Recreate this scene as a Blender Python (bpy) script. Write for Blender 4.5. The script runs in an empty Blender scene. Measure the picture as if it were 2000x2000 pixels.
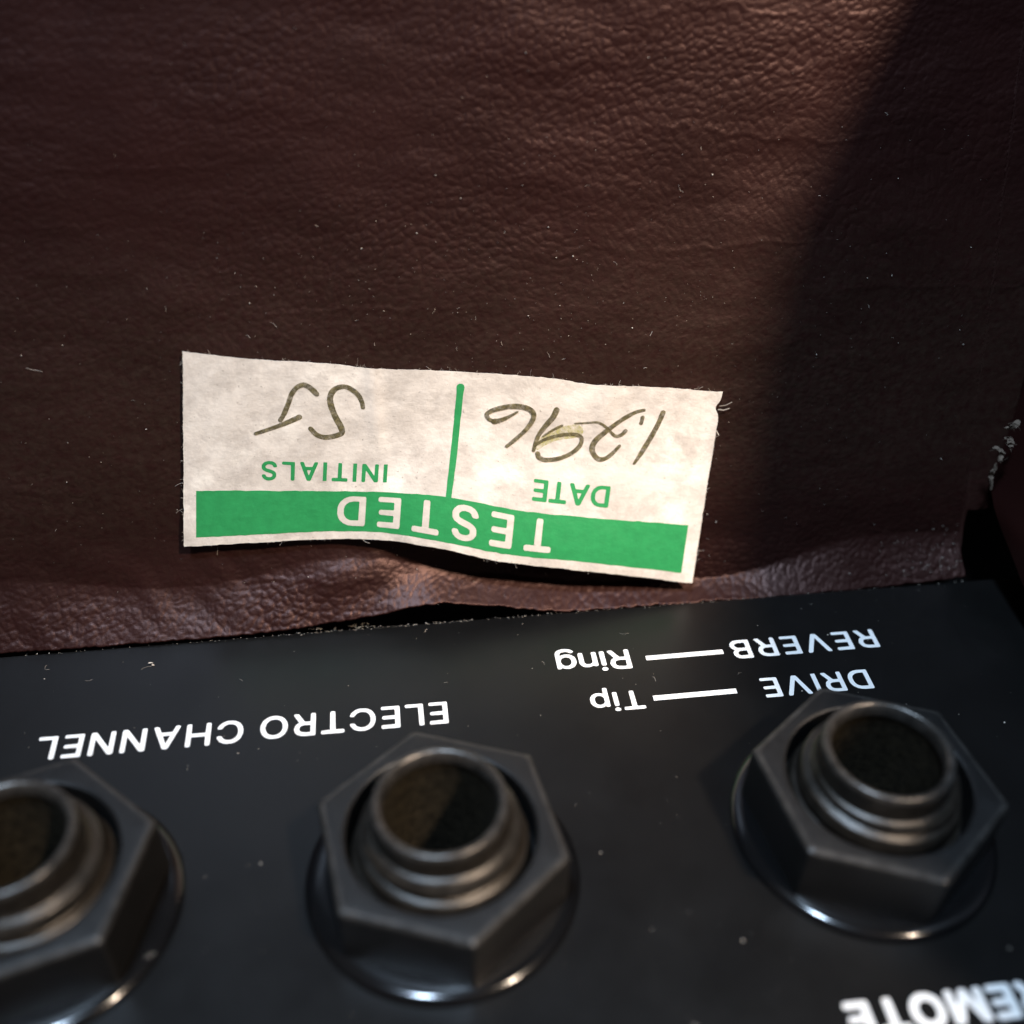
import bpy, bmesh, math, random
import numpy as np
from mathutils import Vector, Matrix
from mathutils.geometry import tessellate_polygon

# ------------------------------------------------------------------ scene, camera, light
# All lengths below are written in millimetres; S turns them into metres.
S = 0.001
sc = bpy.context.scene
COL = sc.collection
random.seed(7)
rng = np.random.default_rng(11)

sc.render.engine = 'CYCLES'
sc.cycles.use_denoising = True
sc.cycles.max_bounces = 6
sc.cycles.sample_clamp_indirect = 4.0
sc.view_settings.view_transform = 'Standard'
sc.view_settings.look = 'None'
sc.view_settings.exposure = 0.0
sc.view_settings.gamma = 1.0

# camera: world x runs along the panel edge, y away from the camera across the panel, z out of the panel
cam = bpy.data.cameras.new('camera')
cam_o = bpy.data.objects.new('camera', cam)
COL.objects.link(cam_o)
RIGHT = Vector((0.99166, -0.12805, 0.01468))
UP = Vector((0.07200, 0.64485, 0.76091))
BACK = Vector((-0.10689, -0.75351, 0.64868))
m = Matrix((RIGHT, UP, BACK)).transposed().to_4x4()
m.translation = Vector((-0.311, -30.745, 51.252)) * S
cam_o.matrix_world = m
cam.sensor_width = 36
cam.lens = 36 * 2056.4 / 2000
cam.shift_y = 87.4 / 2000
cam.clip_start = 0.002
cam.clip_end = 20
cam.dof.use_dof = True
cam.dof.focus_distance = 0.0695
cam.dof.aperture_fstop = 18
sc.camera = cam_o

world = bpy.data.worlds.new('World')
sc.world = world
world.use_nodes = True
world.node_tree.nodes['Background'].inputs[0].default_value = (0.92, 0.88, 0.95, 1)
world.node_tree.nodes['Background'].inputs[1].default_value = 0.06


def lamp(name, target, direction, dist, radius, watts, colour, shape='DISK'):
    li = bpy.data.lights.new(name, 'AREA')
    li.shape = shape
    li.size = radius * 2 * S
    li.energy = watts
    li.color = colour
    o = bpy.data.objects.new(name, li)
    COL.objects.link(o)
    d = Vector(direction).normalized()
    o.location = (Vector(target) + d * dist) * S
    o.rotation_euler = d.to_track_quat('Z', 'Y').to_euler()
    return o


# warm room lamp, right of and above the camera; cool daylight from overhead, behind the cabinet wall
spot = bpy.data.lights.new('warm_spot_lamp', 'SPOT')
spot.energy = 57
spot.color = (1.0, 0.80, 0.62)
spot.shadow_soft_size = 42 * S
spot.spot_size = math.radians(8.1)
spot.spot_blend = 0.45
spot_o = bpy.data.objects.new('warm_spot_lamp', spot)
COL.objects.link(spot_o)
_d = Vector((0.42, -0.38, 0.82)).normalized()
spot_o.location = (Vector((31, 27, 17)) + _d * 800) * S
spot_o.rotation_euler = _d.to_track_quat('Z', 'Y').to_euler()
lamp('cool_window_light', (5, 10, 5), (-0.15, -0.16, 0.97), 800, 45, 7.2, (0.58, 0.77, 1.0))

# ------------------------------------------------------------------ helpers
def tag(o, label=None, cat=None, group=None, kind=None):
    if label: o['label'] = label
    if cat: o['category'] = cat
    if group: o['group'] = group
    if kind: o['kind'] = kind
    return o


def empty(name, loc=(0, 0, 0), label=None, cat=None, group=None):
    o = bpy.data.objects.new(name, None)
    o.empty_display_size = 0.002
    o.location = Vector(loc) * S
    COL.objects.link(o)
    return tag(o, label, cat, group)


def mesh_obj(name, verts, faces, mat, parent=None, smooth=True, angle=None, uv=None, origin=(0, 0, 0)):
    me = bpy.data.meshes.new(name)
    off = Vector(origin)
    me.from_pydata([(Vector(v) - off) * S for v in verts], [], faces)
    me.update()
    if smooth:
        me.polygons.foreach_set('use_smooth', [True] * len(me.polygons))
        if angle is not None:
            me.set_sharp_from_angle(angle=math.radians(angle))
    if uv is not None:
        lay = me.uv_layers.new(name='UVMap')
        idx = np.zeros(len(me.loops), dtype=np.int32)
        me.loops.foreach_get('vertex_index', idx)
        lay.data.foreach_set('uv', np.asarray(uv, dtype=np.float32)[idx].ravel())
    me.materials.append(mat)
    o = bpy.data.objects.new(name, me)
    COL.objects.link(o)
    if parent is not None:
        o.parent = parent
        o.location = (off * S) - (parent.location if parent.parent is None else Vector((0, 0, 0)))
        if parent.parent is not None:
            o.location = (off * S) - parent.parent.location - parent.location
    else:
        o.location = off * S
    return o


def sm(a, b, x):
    t = np.clip((np.asarray(x, dtype=float) - a) / (b - a), 0, 1)
    return t * t * (3 - 2 * t)


def vnoise(x, y, seed=0):
    """smooth value noise in -1..1, numpy arrays"""
    x = np.asarray(x, float); y = np.asarray(y, float)
    xi = np.floor(x).astype(np.int64); yi = np.floor(y).astype(np.int64)
    fx = x - xi; fy = y - yi
    fx = fx * fx * (3 - 2 * fx); fy = fy * fy * (3 - 2 * fy)
    def h(i, j):
        n = (i * 374761393 + j * 668265263 + seed * 974634777) & 0x7fffffff
        n = ((n ^ (n >> 13)) * 1274126177) & 0x7fffffff
        return ((n ^ (n >> 16)) % 65536) / 32767.5 - 1
    a = h(xi, yi); b = h(xi + 1, yi); c = h(xi, yi + 1); d = h(xi + 1, yi + 1)
    return (a * (1 - fx) + b * fx) * (1 - fy) + (c * (1 - fx) + d * fx) * fy


# ------------------------------------------------------------------ materials
class NT:
    def __init__(self, name):
        self.m = bpy.data.materials.new(name)
        self.m.use_nodes = True
        self.t = self.m.node_tree
        self.b = self.t.nodes['Principled BSDF']

    def n(self, kind, **kw):
        nd = self.t.nodes.new(kind)
        for k, v in kw.items():
            if k.startswith('i_'):
                nd.inputs[k[2:].replace('_', ' ')].default_value = v
            else:
                setattr(nd, k, v)
        return nd

    def l(self, a, b):
        self.t.links.new(a, b)

    def math(self, op, a, b=None):
        nd = self.n('ShaderNodeMath', operation=op)
        for i, v in enumerate((a, b)):
            if v is None: continue
            if hasattr(v, 'is_linked') or hasattr(v, 'node'): self.l(v, nd.inputs[i])
            else: nd.inputs[i].default_value = v
        return nd.outputs[0]

    def coords(self, uv=False, scale=(1000, 1000, 1000), rot=(0, 0, 0)):
        tc = self.n('ShaderNodeTexCoord')
        mp = self.n('ShaderNodeMapping')
        mp.inputs['Scale'].default_value = scale
        mp.inputs['Rotation'].default_value = rot
        self.l(tc.outputs['UV' if uv else 'Object'], mp.inputs['Vector'])
        return mp.outputs['Vector']

    def noise(self, vec, scale, detail=2.0, rough=0.5, dist=0.0):
        nd = self.n('ShaderNodeTexNoise')
        nd.inputs['Scale'].default_value = scale
        nd.inputs['Detail'].default_value = detail
        nd.inputs['Roughness'].default_value = rough
        nd.inputs['Distortion'].default_value = dist
        self.l(vec, nd.inputs['Vector'])
        return nd.outputs['Fac']

    def ramp(self, fac, stops):
        nd = self.n('ShaderNodeValToRGB')
        el = nd.color_ramp.elements
        while len(el) < len(stops): el.new(0.5)
        for e, (p, c) in zip(el, stops):
            e.position = p
            e.color = (*c, 1) if len(c) == 3 else c
        self.l(fac, nd.inputs['Fac'])
        return nd.outputs['Color']

    def bump(self, height):
        """height socket in metres"""
        nd = self.n('ShaderNodeBump')
        nd.inputs['Strength'].default_value = 1.0
        nd.inputs['Distance'].default_value = 1.0
        self.l(height, nd.inputs['Height'])
        self.l(nd.outputs['Normal'], self.b.inputs['Normal'])

    def set(self, **kw):
        for k, v in kw.items():
            s = self.b.inputs[k.replace('_', ' ')]
            if hasattr(v, 'node'): self.l(v, s)
            else: s.default_value = (*v, 1) if isinstance(v, tuple) and len(v) == 3 else v


def grey(v): return (v, v, v)


def make_vinyl():
    k = NT('maroon_vinyl')
    uv = k.coords(uv=True, scale=(1, 1, 1))
    k.bump(k.math('MULTIPLY', k.noise(uv, 7.0, 3, 0.6), 0.000016))
    col = k.ramp(k.noise(uv, 0.12, 3, 0.6), [(0.3, (0.0118, 0.0033, 0.0030)), (0.7, (0.0165, 0.0044, 0.0040))])
    # a film of pale dust has settled in a broad band around the label
    sx = k.n('ShaderNodeSeparateXYZ'); k.l(uv, sx.inputs[0])
    band = k.n('ShaderNodeFloatCurve')
    cv = band.mapping.curves[0]
    cv.points[0].location = (0, 0.15); cv.points[1].location = (1, 0.0)
    for px, py in ((0.10, 0.35), (0.26, 0.9), (0.42, 0.65), (0.62, 0.10)): cv.points.new(px, py)
    band.mapping.update()
    k.l(k.math('DIVIDE', sx.outputs['Y'], 50.0), band.inputs['Value'])
    tip = k.n('ShaderNodeMapRange'); tip.inputs['From Min'].default_value = 0.30; tip.inputs['From Max'].default_value = 0.75
    tip.inputs['To Max'].default_value = 0.75
    k.l(k.noise(uv, 1.6, 5, 0.75), tip.inputs['Value'])
    mx = k.n('ShaderNodeMix', data_type='RGBA')
    k.l(k.math('MULTIPLY', tip.outputs[0], band.outputs[0]), mx.inputs['Factor']); k.l(col, mx.inputs['A']); mx.inputs['B'].default_value = (0.029, 0.0205, 0.0140, 1)
    k.set(Base_Color=mx.outputs['Result'], Specular_IOR_Level=0.40, Roughness=0.42)
    k.b.inputs['Specular Tint'].default_value = (1.0, 0.64, 0.58, 1)
    return k.m


def make_panel():
    k = NT('black_panel_paint')
    c = k.coords()
    col = k.ramp(k.noise(c, 0.12, 5, 0.6), [(0.3, (0.0024, 0.0023, 0.0023)), (0.7, (0.0040, 0.0038, 0.0037))])
    rr = k.n('ShaderNodeMapRange'); rr.inputs['To Min'].default_value = 0.25; rr.inputs['To Max'].default_value = 0.42
    k.l(k.noise(c, 0.22, 5, 0.65), rr.inputs['Value'])
    k.set(Base_Color=col, Roughness=rr.outputs[0], Specular_IOR_Level=0.40)
    k.bump(k.math('ADD', k.math('MULTIPLY', k.noise(c, 9, 2, 0.5), 0.000004), k.math('MULTIPLY', k.noise(c, 0.08, 2, 0.5), 0.00015)))
    return k.m


def make_plain(name, colour, rough, metal=0.0, spec=0.5, bump_scale=None, bump_h=0.0, var=0.25, var_scale=0.5):
    k = NT(name)
    c = k.coords()
    lo = tuple(x * (1 - var) for x in colour); hi = tuple(min(1, x * (1 + var)) for x in colour)
    k.set(Base_Color=k.ramp(k.noise(c, var_scale, 5, 0.6), [(0.3, lo), (0.7, hi)]), Metallic=metal, Specular_IOR_Level=spec)
    rr = k.n('ShaderNodeMapRange'); rr.inputs['To Min'].default_value = rough * 0.8; rr.inputs['To Max'].default_value = min(1, rough * 1.25)
    k.l(k.noise(c, 1.3, 4, 0.6), rr.inputs['Value'])
    k.set(Roughness=rr.outputs[0])
    if bump_scale:
        k.bump(k.math('MULTIPLY', k.noise(c, bump_scale, 3, 0.6), bump_h))
    return k.m


def make_paper():
    k = NT('aged_label_paper')
    uv = k.coords(uv=True, scale=(1, 1, 1))
    base = k.ramp(k.noise(uv, 0.16, 5, 0.62), [(0.30, (0.55, 0.495, 0.435)), (0.50, (0.67, 0.61, 0.54)), (0.66, (0.82, 0.765, 0.68))])
    # grubby fingermarks and specks
    gr = k.n('ShaderNodeMapRange'); gr.inputs['From Min'].default_value = 0.44; gr.inputs['From Max'].default_value = 0.70; gr.inputs['To Max'].default_value = 0.75
    k.l(k.noise(uv, 0.38, 9, 0.74, 0.2), gr.inputs['Value'])
    mx = k.n('ShaderNodeMix', data_type='RGBA')
    k.l(gr.outputs[0], mx.inputs['Factor']); k.l(base, mx.inputs['A']); mx.inputs['B'].default_value = (0.36, 0.315, 0.275, 1)
    sp = k.n('ShaderNodeMapRange'); sp.inputs['From Min'].default_value = 0.655; sp.inputs['From Max'].default_value = 0.72; sp.inputs['To Max'].default_value = 0.6
    k.l(k.noise(uv, 3.2, 3, 0.6), sp.inputs['Value'])
    m2 = k.n('ShaderNodeMix', data_type='RGBA')
    k.l(sp.outputs[0], m2.inputs['Factor']); k.l(mx.outputs['Result'], m2.inputs['A']); m2.inputs['B'].default_value = (0.20, 0.17, 0.14, 1)
    k.set(Base_Color=m2.outputs['Result'], Roughness=0.62, Specular_IOR_Level=0.3)
    h = k.math('ADD', k.math('MULTIPLY', k.noise(uv, 1.1, 5, 0.62), 0.00007), k.math('MULTIPLY', k.noise(uv, 7, 3, 0.6), 0.000008))
    k.bump(h)
    return k.m


def make_print(name, colour, edge=0.0):
    k = NT(name)
    uv = k.coords(uv=True, scale=(1, 1, 1))
    lo = tuple(x * 0.86 for x in colour)
    k.set(Base_Color=k.ramp(k.noise(uv, 1.4, 6, 0.7), [(0.35, lo), (0.62, colour)]), Roughness=0.45, Specular_IOR_Level=0.4)
    k.bump(k.math('MULTIPLY', k.noise(uv, 1.1, 5, 0.62), 0.00005))
    return k.m


def make_ink():
    k = NT('olive_marker_ink')
    uv = k.coords(uv=True, scale=(1, 1, 1))
    k.set(Base_Color=k.ramp(k.noise(uv, 2.6, 5, 0.7), [(0.3, (0.045, 0.038, 0.015)), (0.5, (0.100, 0.082, 0.032)), (0.7, (0.26, 0.22, 0.11))]), Roughness=0.55)
    mr = k.n('ShaderNodeMapRange'); mr.inputs['From Min'].default_value = 0.42; mr.inputs['From Max'].default_value = 0.72
    mr.inputs['To Min'].default_value = 0.95; mr.inputs['To Max'].default_value = 0.28
    k.l(k.noise(uv, 2.4, 6, 0.75), mr.inputs['Value'])
    k.set(Alpha=mr.outputs[0])
    return k.m


M_VINYL = make_vinyl()
M_PANEL = make_panel()
M_WHITE = make_plain('white_screen_print', (0.80, 0.80, 0.79), 0.5, var=0.06, bump_scale=6, bump_h=0.000006)
M_NUT = make_plain('black_nut_finish', (0.0055, 0.0052, 0.0052), 0.44, spec=0.45, bump_scale=7.0, bump_h=0.000034, var=0.35)
M_EDGE_GLINT = make_plain('nut_edge_painted_glint', (0.030, 0.028, 0.026), 0.40, metal=0.25, spec=0.5, bump_scale=6.0, bump_h=0.00003, var=0.5, var_scale=1.5)
M_RIM_GLINT = make_plain('socket_rim_painted_glint', (0.060, 0.054, 0.048), 0.27, metal=0.5, spec=0.5, bump_scale=5.0, bump_h=0.00002, var=0.5, var_scale=1.2)
M_WASHER = make_plain('glossy_black_washer', (0.004, 0.004, 0.0043), 0.13, spec=0.5, var=0.2)
M_BARREL = make_plain('blackened_brass_thread', (0.030, 0.025, 0.020), 0.32, metal=0.4, bump_scale=7, bump_h=0.00002, var=0.4, var_scale=1.2)
M_BORE = make_plain('dusty_socket_bore', (0.021, 0.0170, 0.0105), 0.55, spec=0.35, bump_scale=3.5, bump_h=0.00002, var=0.6, var_scale=2.2)
M_DARK = make_plain('dark_stained_board', (0.004, 0.0036, 0.0034), 0.85, spec=0.15)
M_PAPER = make_paper()
M_GREEN = make_print('green_label_ink', (0.026, 0.28, 0.085))
M_KNOCK = make_print('paper_coloured_knockout', (0.66, 0.605, 0.53))
M_INK = make_ink()
M_LINT = make_plain('pale_lint', (0.50, 0.45, 0.39), 0.9, spec=0.2, var=0.3, var_scale=0.3)
M_SHRED = make_plain('frayed_backing_cloth', (0.135, 0.105, 0.082), 0.95, spec=0.1, bump_scale=6, bump_h=0.00003, var=0.3)

# ------------------------------------------------------------------ the cabinet wall in maroon vinyl
TILT = math.radians(20)                       # the wall leans back from the panel's normal
WUP = np.array([0, math.sin(TILT), math.cos(TILT)])
WOUT = np.array([0, -math.cos(TILT), math.sin(TILT)])
WBASE = np.array([0, 23.65, 0.0])


def wallpt(x, v, d):
    x = np.asarray(x, float); v = np.asarray(v, float); d = np.asarray(d, float)
    p = WBASE + v[..., None] * WUP + d[..., None] * WOUT
    p[..., 0] += x
    return p


EDGE = np.array([[-27.11,0.02],[-20.28,-0.02],[-13.29,0.01],[-7.56,0.2],[-2.47,0.53],[0.45,0.94],[2.33,1.02],[4.88,0.61],[8.58,-0.05],[11.61,-0.47],[16.2,-0.46],[24.0,-0.55],[33.18,-0.46],[40.52,-0.12]])
EDGE[:, 1] -= 0.24 * sm(1.0, -6.0, EDGE[:, 0])
EX = np.concatenate([[-90, -50], EDGE[:, 0], [41.0, 41.12, 60]])
EV = np.concatenate([[-0.22, -0.22], EDGE[:, 1], [0.1, 4.6, 5.2]])
FX = [-90, -45, -27, -22, -16.5, -12, -9.4, -4.4, -1.7, 1.0, 3.4, 5.6, 10, 15, 20, 24, 29, 33, 37, 41, 60]
FH = [4.5, 4.8, 4.7, 4.0, 3.2, 3.3, 3.7, 4.2, 3.7, 2.4, 1.6, 1.8, 1.7, 1.4, 1.2, 1.3, 2.6, 3.6, 3.4, 3.0, 3.0]


def smooth_interp(x, xs, ys, w=0.9):
    x = np.asarray(x, float)
    return sum(np.interp(x + o * w, xs, ys) for o in (-1, -0.5, 0, 0.5, 1)) / 5


def edge_v(x):
    x = np.asarray(x, float)
    e = smooth_interp(np.minimum(x, 40.2), EX, EV, 0.8)
    return np.where(x > 41.06, np.interp(x, EX, EV), e)


def wall_d(x, v):
    """how far the vinyl stands out from the wall plane"""
    x = np.asarray(x, float); v = np.asarray(v, float)
    fh = smooth_interp(x, FX, FH, 1.5)
    t = np.clip((v - edge_v(x)) / fh, 0, 1.6)
    flare = 1.62 * np.clip(1 - t, 0, 1) ** 1.2
    flare = np.where(x > 41.0, flare * 0.2, flare)
    bulge = 0.42 * np.exp(-((x + 3.6 - 0.6 * (v - 3)) / 3.2) ** 2 - ((v - 3.2) / 1.25) ** 2)
    hollow = -1.05 * np.exp(-((x - 11) / 9.0) ** 2 - ((v - 3.4) / 2.0) ** 2)
    hol2 = -0.22 * np.exp(-((x + 14) / 12.0) ** 2 - ((v - 6.0) / 2.5) ** 2)
    und = -0.30 + 0.10 * vnoise(x * 0.11 + 3, v * 0.16, 1) + 0.05 * vnoise(x * 0.3, v * 0.45 + 7, 2)
    low = sm(9, 4, v)
    rip = 0.07 * low * vnoise(x * 0.75 + v * 0.35, v * 0.5, 5) * (1 - sm(-8, -2, x) * 0.2)
    return flare + bulge + hollow + hol2 + und + rip


def worley(x, y, seed):
    """distance to the nearest and second nearest of jittered grid points"""
    xi = np.floor(x).astype(np.int64); yi = np.floor(y).astype(np.int64)
    f1 = np.full(x.shape, 9.0); f2 = np.full(x.shape, 9.0)
    def h(i, j, s):
        n = (i * 374761393 + j * 668265263 + s * 974634777) & 0x7fffffff
        n = ((n ^ (n >> 13)) * 1274126177) & 0x7fffffff
        return ((n ^ (n >> 16)) % 65536) / 65535.0
    for a in (-1, 0, 1):
        for b in (-1, 0, 1):
            px = xi + a + h(xi + a, yi + b, seed); py = yi + b + h(xi + a, yi + b, seed + 1)
            d = np.hypot(px - x, py - y)
            f2 = np.minimum(f2, np.maximum(f1, d)); f1 = np.minimum(f1, d)
    return f1, f2


def grain(x, v):
    """embossed leather grain of the vinyl: shallow pits between low ridges, drawn out along the wall, and a few creases"""
    wx = x + 0.30 * vnoise(x * 0.5, v * 0.5, 71) + 0.12 * vnoise(x * 1.4, v * 1.4, 72)
    wv = v + 0.30 * vnoise(x * 0.45 + 9, v * 0.55, 73) + 0.12 * vnoise(x * 1.3 + 4, v * 1.5, 74)
    th = 0.16 + 0.10 * vnoise(x * 0.06, v * 0.06, 70)
    rx = wx * np.cos(th) + wv * np.sin(th); rv = -wx * np.sin(th) + wv * np.cos(th)
    f1, f2 = worley(rx * 1.45, rv * 2.0, 75)
    h1, h2 = worley(rx * 3.1 + 5, rv * 3.9, 86)
    mask = (0.62 + 0.42 * vnoise(x * 0.13, v * 0.2, 76)) * (1 - 0.22 * sm(28, 16, v) * sm(4, 8, v))
    g = (-0.030 * np.exp(-((f2 - f1) / 0.16) ** 2) + 0.034 * np.clip(0.7 - f1, 0, 1)) * mask
    g = g - 0.012 * np.exp(-((h2 - h1) / 0.2) ** 2) + 0.012 * np.clip(0.6 - h1, 0, 1)
    g = g + 0.010 * vnoise(rx * 1.0, rv * 1.6, 77) + 0.008 * vnoise(rx * 4.6, rv * 5.4, 79)
    # thin creases that run along the wall, each only for part of the way
    q = wv / 3.4 + 0.30 * vnoise(x * 0.07, v * 0.10, 80) + 0.035 * vnoise(x * 1.1, v * 0.8, 81)
    line = np.round(q)
    on = sm(0.0, 0.55, vnoise(x * 0.085 + line * 13.7, line * 7.7, 82))
    g = g + 0.024 * np.exp(-((q - line) * 3.4 / 0.17) ** 2) * on
    g = g + 0.022 * vnoise(wx * 0.30, wv * 1.05, 87) + 0.07 * vnoise(x * 0.20, v * 0.28, 83)
    # the strip along the cut edge is stretched less and keeps its coarser pebbles
    return g * (0.82 + 0.75 * sm(5, 1, v))


xs = np.concatenate([np.arange(-80, -31, 0.6), np.arange(-31, 41.0, 0.09), np.array([41.03, 41.09]), np.arange(41.2, 46.0, 0.15)])
ws = np.concatenate([np.linspace(0, 48.0 / 78, 530, endpoint=False), np.linspace(48.0 / 78, 1, 50)])
VT = 78.0
XX, WW = np.meshgrid(xs, ws)
ev = edge_v(XX) + 0.05 * vnoise(XX * 1.7, XX * 0, 84) + 0.03 * vnoise(XX * 5, XX * 0, 85)
VV = ev + (VT - ev) * WW
DD = wall_d(XX, VV) + grain(XX, VV)
row0 = wallpt(XX, VV, DD)
ny, nx = XX.shape
# turn the cut edge back by the thickness of the vinyl
bk = wallpt(XX[0], VV[0] + 0.02, DD[0] - 0.45)
verts = np.concatenate([bk, row0.reshape(-1, 3)])
uvs = np.concatenate([np.stack([XX[0], VV[0] - 0.4], -1), np.stack([XX, VV], -1).reshape(-1, 2)])


def grid_obj(name, verts, rows, cols, mat, uv, origin):
    """large grid of quads, filled through numpy"""
    me = bpy.data.meshes.new(name)
    me.vertices.add(len(verts))
    me.vertices.foreach_set('co', ((verts - np.array(origin)) * S).astype(np.float32).ravel())
    jj, ii = np.meshgrid(np.arange(rows - 1), np.arange(cols - 1), indexing='ij')
    a = (jj * cols + ii).ravel()
    q = np.stack([a, a + 1, a + cols + 1, a + cols], 1).astype(np.int32)
    me.loops.add(q.size); me.polygons.add(len(q))
    me.loops.foreach_set('vertex_index', q.ravel())
    me.polygons.foreach_set('loop_start', np.arange(0, q.size, 4, dtype=np.int32))
    me.polygons.foreach_set('use_smooth', np.ones(len(q), dtype=bool))
    me.update(calc_edges=True)
    lay = me.uv_layers.new(name='UVMap')
    lay.data.foreach_set('uv', uv[q.ravel()].astype(np.float32).ravel())
    me.materials.append(mat)
    o = bpy.data.objects.new(name, me)
    o.location = Vector(origin) * S
    COL.objects.link(o)
    return o


wall_o = grid_obj('cabinet_wall', verts, ny + 1, nx, M_VINYL, uvs, (0, 23.65, 0))
tag(wall_o, kind='structure')

# dark board that the vinyl is stretched over
bd = []
for d in (-4.0, -14):
    for x, v in ((-80, -12), (60, -12), (60, 78), (-80, 78)):
        bd.append(wallpt(np.array(x), np.array(v), np.array(d)).tolist())
board_o = mesh_obj('wall_board', bd, [(0, 1, 2, 3), (7, 6, 5, 4), (0, 4, 5, 1), (1, 5, 6, 2), (2, 6, 7, 3), (3, 7, 4, 0)], M_DARK, smooth=False, origin=(0, 24, 0))
tag(board_o, kind='structure')

# ------------------------------------------------------------------ cabinet side, right
def side_zb(y): return np.interp(y, [-70, 0, 8, 18, 24.2, 26], [0.9, 0.9, 1.4, 3.0, 5.6, 6.4])
def side_zt(y): return np.interp(y, [-70, -25, -19, -9, -3, 4, 11, 60], [33, 34, 47, 47, 44, 42, 60, 60])  # unseen upper profile, stepped to shape the shadow on wall and panel
def side_x(z): return 42.25 + 2.9 * (1 - np.exp(-np.maximum(z - 5.5, 0) / 7.5)) + 0.5 * np.exp(-np.maximum(z, 0) * 0.9)
ycs = np.concatenate([np.arange(-70, 0, 5), np.arange(0, 25.6, 0.8), [25.7]])
wz = np.concatenate([np.linspace(0, 0.25, 24, endpoint=False), np.linspace(0.25, 1, 16)])
YY, WZ = np.meshgrid(ycs, wz)
zb = side_zb(YY)
ZZ = zb + (side_zt(YY) - zb) * WZ
YW = YY + 0.364 * np.maximum(ZZ - 6, 0) * sm(6, 24, YY)
XS_ = side_x(ZZ) + 0.05 * vnoise(YW * 0.4, ZZ * 0.4, 9)
ny2, nx2 = YY.shape
v1 = np.stack([XS_, YW, ZZ], -1).reshape(-1, 3)
v2 = v1 + np.array([9.0, 0, 0])
v2[:nx2, 2] = 0.3                              # outer foot brought down to stop lamp light passing underneath
n1 = len(v1)
fs = []
for j in range(ny2 - 1):
    for i in range(nx2 - 1):
        a, b, c, d = j * nx2 + i, j * nx2 + i + 1, (j + 1) * nx2 + i + 1, (j + 1) * nx2 + i
        fs += [(d, c, b, a), (n1 + a, n1 + b, n1 + c, n1 + d)]
for i in range(nx2 - 1):
    fs.append((i, i + 1, n1 + i + 1, n1 + i))
    t = (ny2 - 1) * nx2
    fs.append((t + i + 1, t + i, n1 + t + i, n1 + t + i + 1))
for j in range(ny2 - 1):
    fs.append((j * nx2, n1 + j * nx2, n1 + (j + 1) * nx2, (j + 1) * nx2))
    e = nx2 - 1
    fs.append((j * nx2 + e, (j + 1) * nx2 + e, n1 + (j + 1) * nx2 + e, n1 + j * nx2 + e))
suv = np.stack([YW, ZZ + 90], -1).reshape(-1, 2)
side_o = mesh_obj('cabinet_side', v1.tolist() + v2.tolist(), fs, M_VINYL, uv=np.concatenate([suv, suv]), angle=50, origin=(45, 10, 0))
tag(side_o, kind='structure')

# ------------------------------------------------------------------ the black panel
JACKS = [(0.886, 2.263, 0.678), (25.227, 2.795, 0.653), (-20.685, 2.654, 0.275)]
panel = empty('control_panel', (0, 0, 0), 'flat black metal socket panel with white lettering, below the maroon vinyl wall', 'panel')
PX0, PX1, PY0, PY1, PT = -80.0, 60.0, -70.0, 22.37, 1.6


def plate():
    bm = bmesh.new()
    def loop(pts):
        vs = [bm.verts.new((x * S, y * S, 0)) for x, y in pts]
        return [bm.edges.new((vs[i], vs[(i + 1) % len(vs)])) for i in range(len(vs))]
    ed = loop([(PX0, PY0), (PX1, PY0), (PX1, PY1 - 0.12), (PX0, PY1 - 0.12)])
    rims = []
    for x, y, a in JACKS:
        rims.append(loop([(x + 4.1 * math.cos(i * math.tau / 40), y + 4.1 * math.sin(i * math.tau / 40)) for i in range(40)]))
    bmesh.ops.triangle_fill(bm, use_beauty=True, edges=bm.edges[:], normal=(0, 0, 1))
    # rolled far edge, then the thickness
    prof = [(PY1 - 0.12, 0), (PY1 - 0.035, -0.035), (PY1, -0.12), (PY1, -PT)]
    prev = None
    for yy, zz in prof:
        cur = [bm.verts.new((PX0 * S, yy * S, zz * S)), bm.verts.new((PX1 * S, yy * S, zz * S))]
        if prev: bm.faces.new((prev[0], prev[1], cur[1], cur[0]))
        prev = cur
    bmesh.ops.remove_doubles(bm, verts=bm.verts[:], dist=1e-7)
    bmesh.ops.recalc_face_normals(bm, faces=bm.faces[:])
    me = bpy.data.meshes.new('plate')
    bm.to_mesh(me); bm.free()
    # normals upward
    if sum(p.normal.z * p.area for p in me.polygons) < 0: me.flip_normals()
    me.materials.append(M_PANEL)
    o = bpy.data.objects.new('plate', me)
    COL.objects.link(o); o.parent = panel
    return o


plate()

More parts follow.
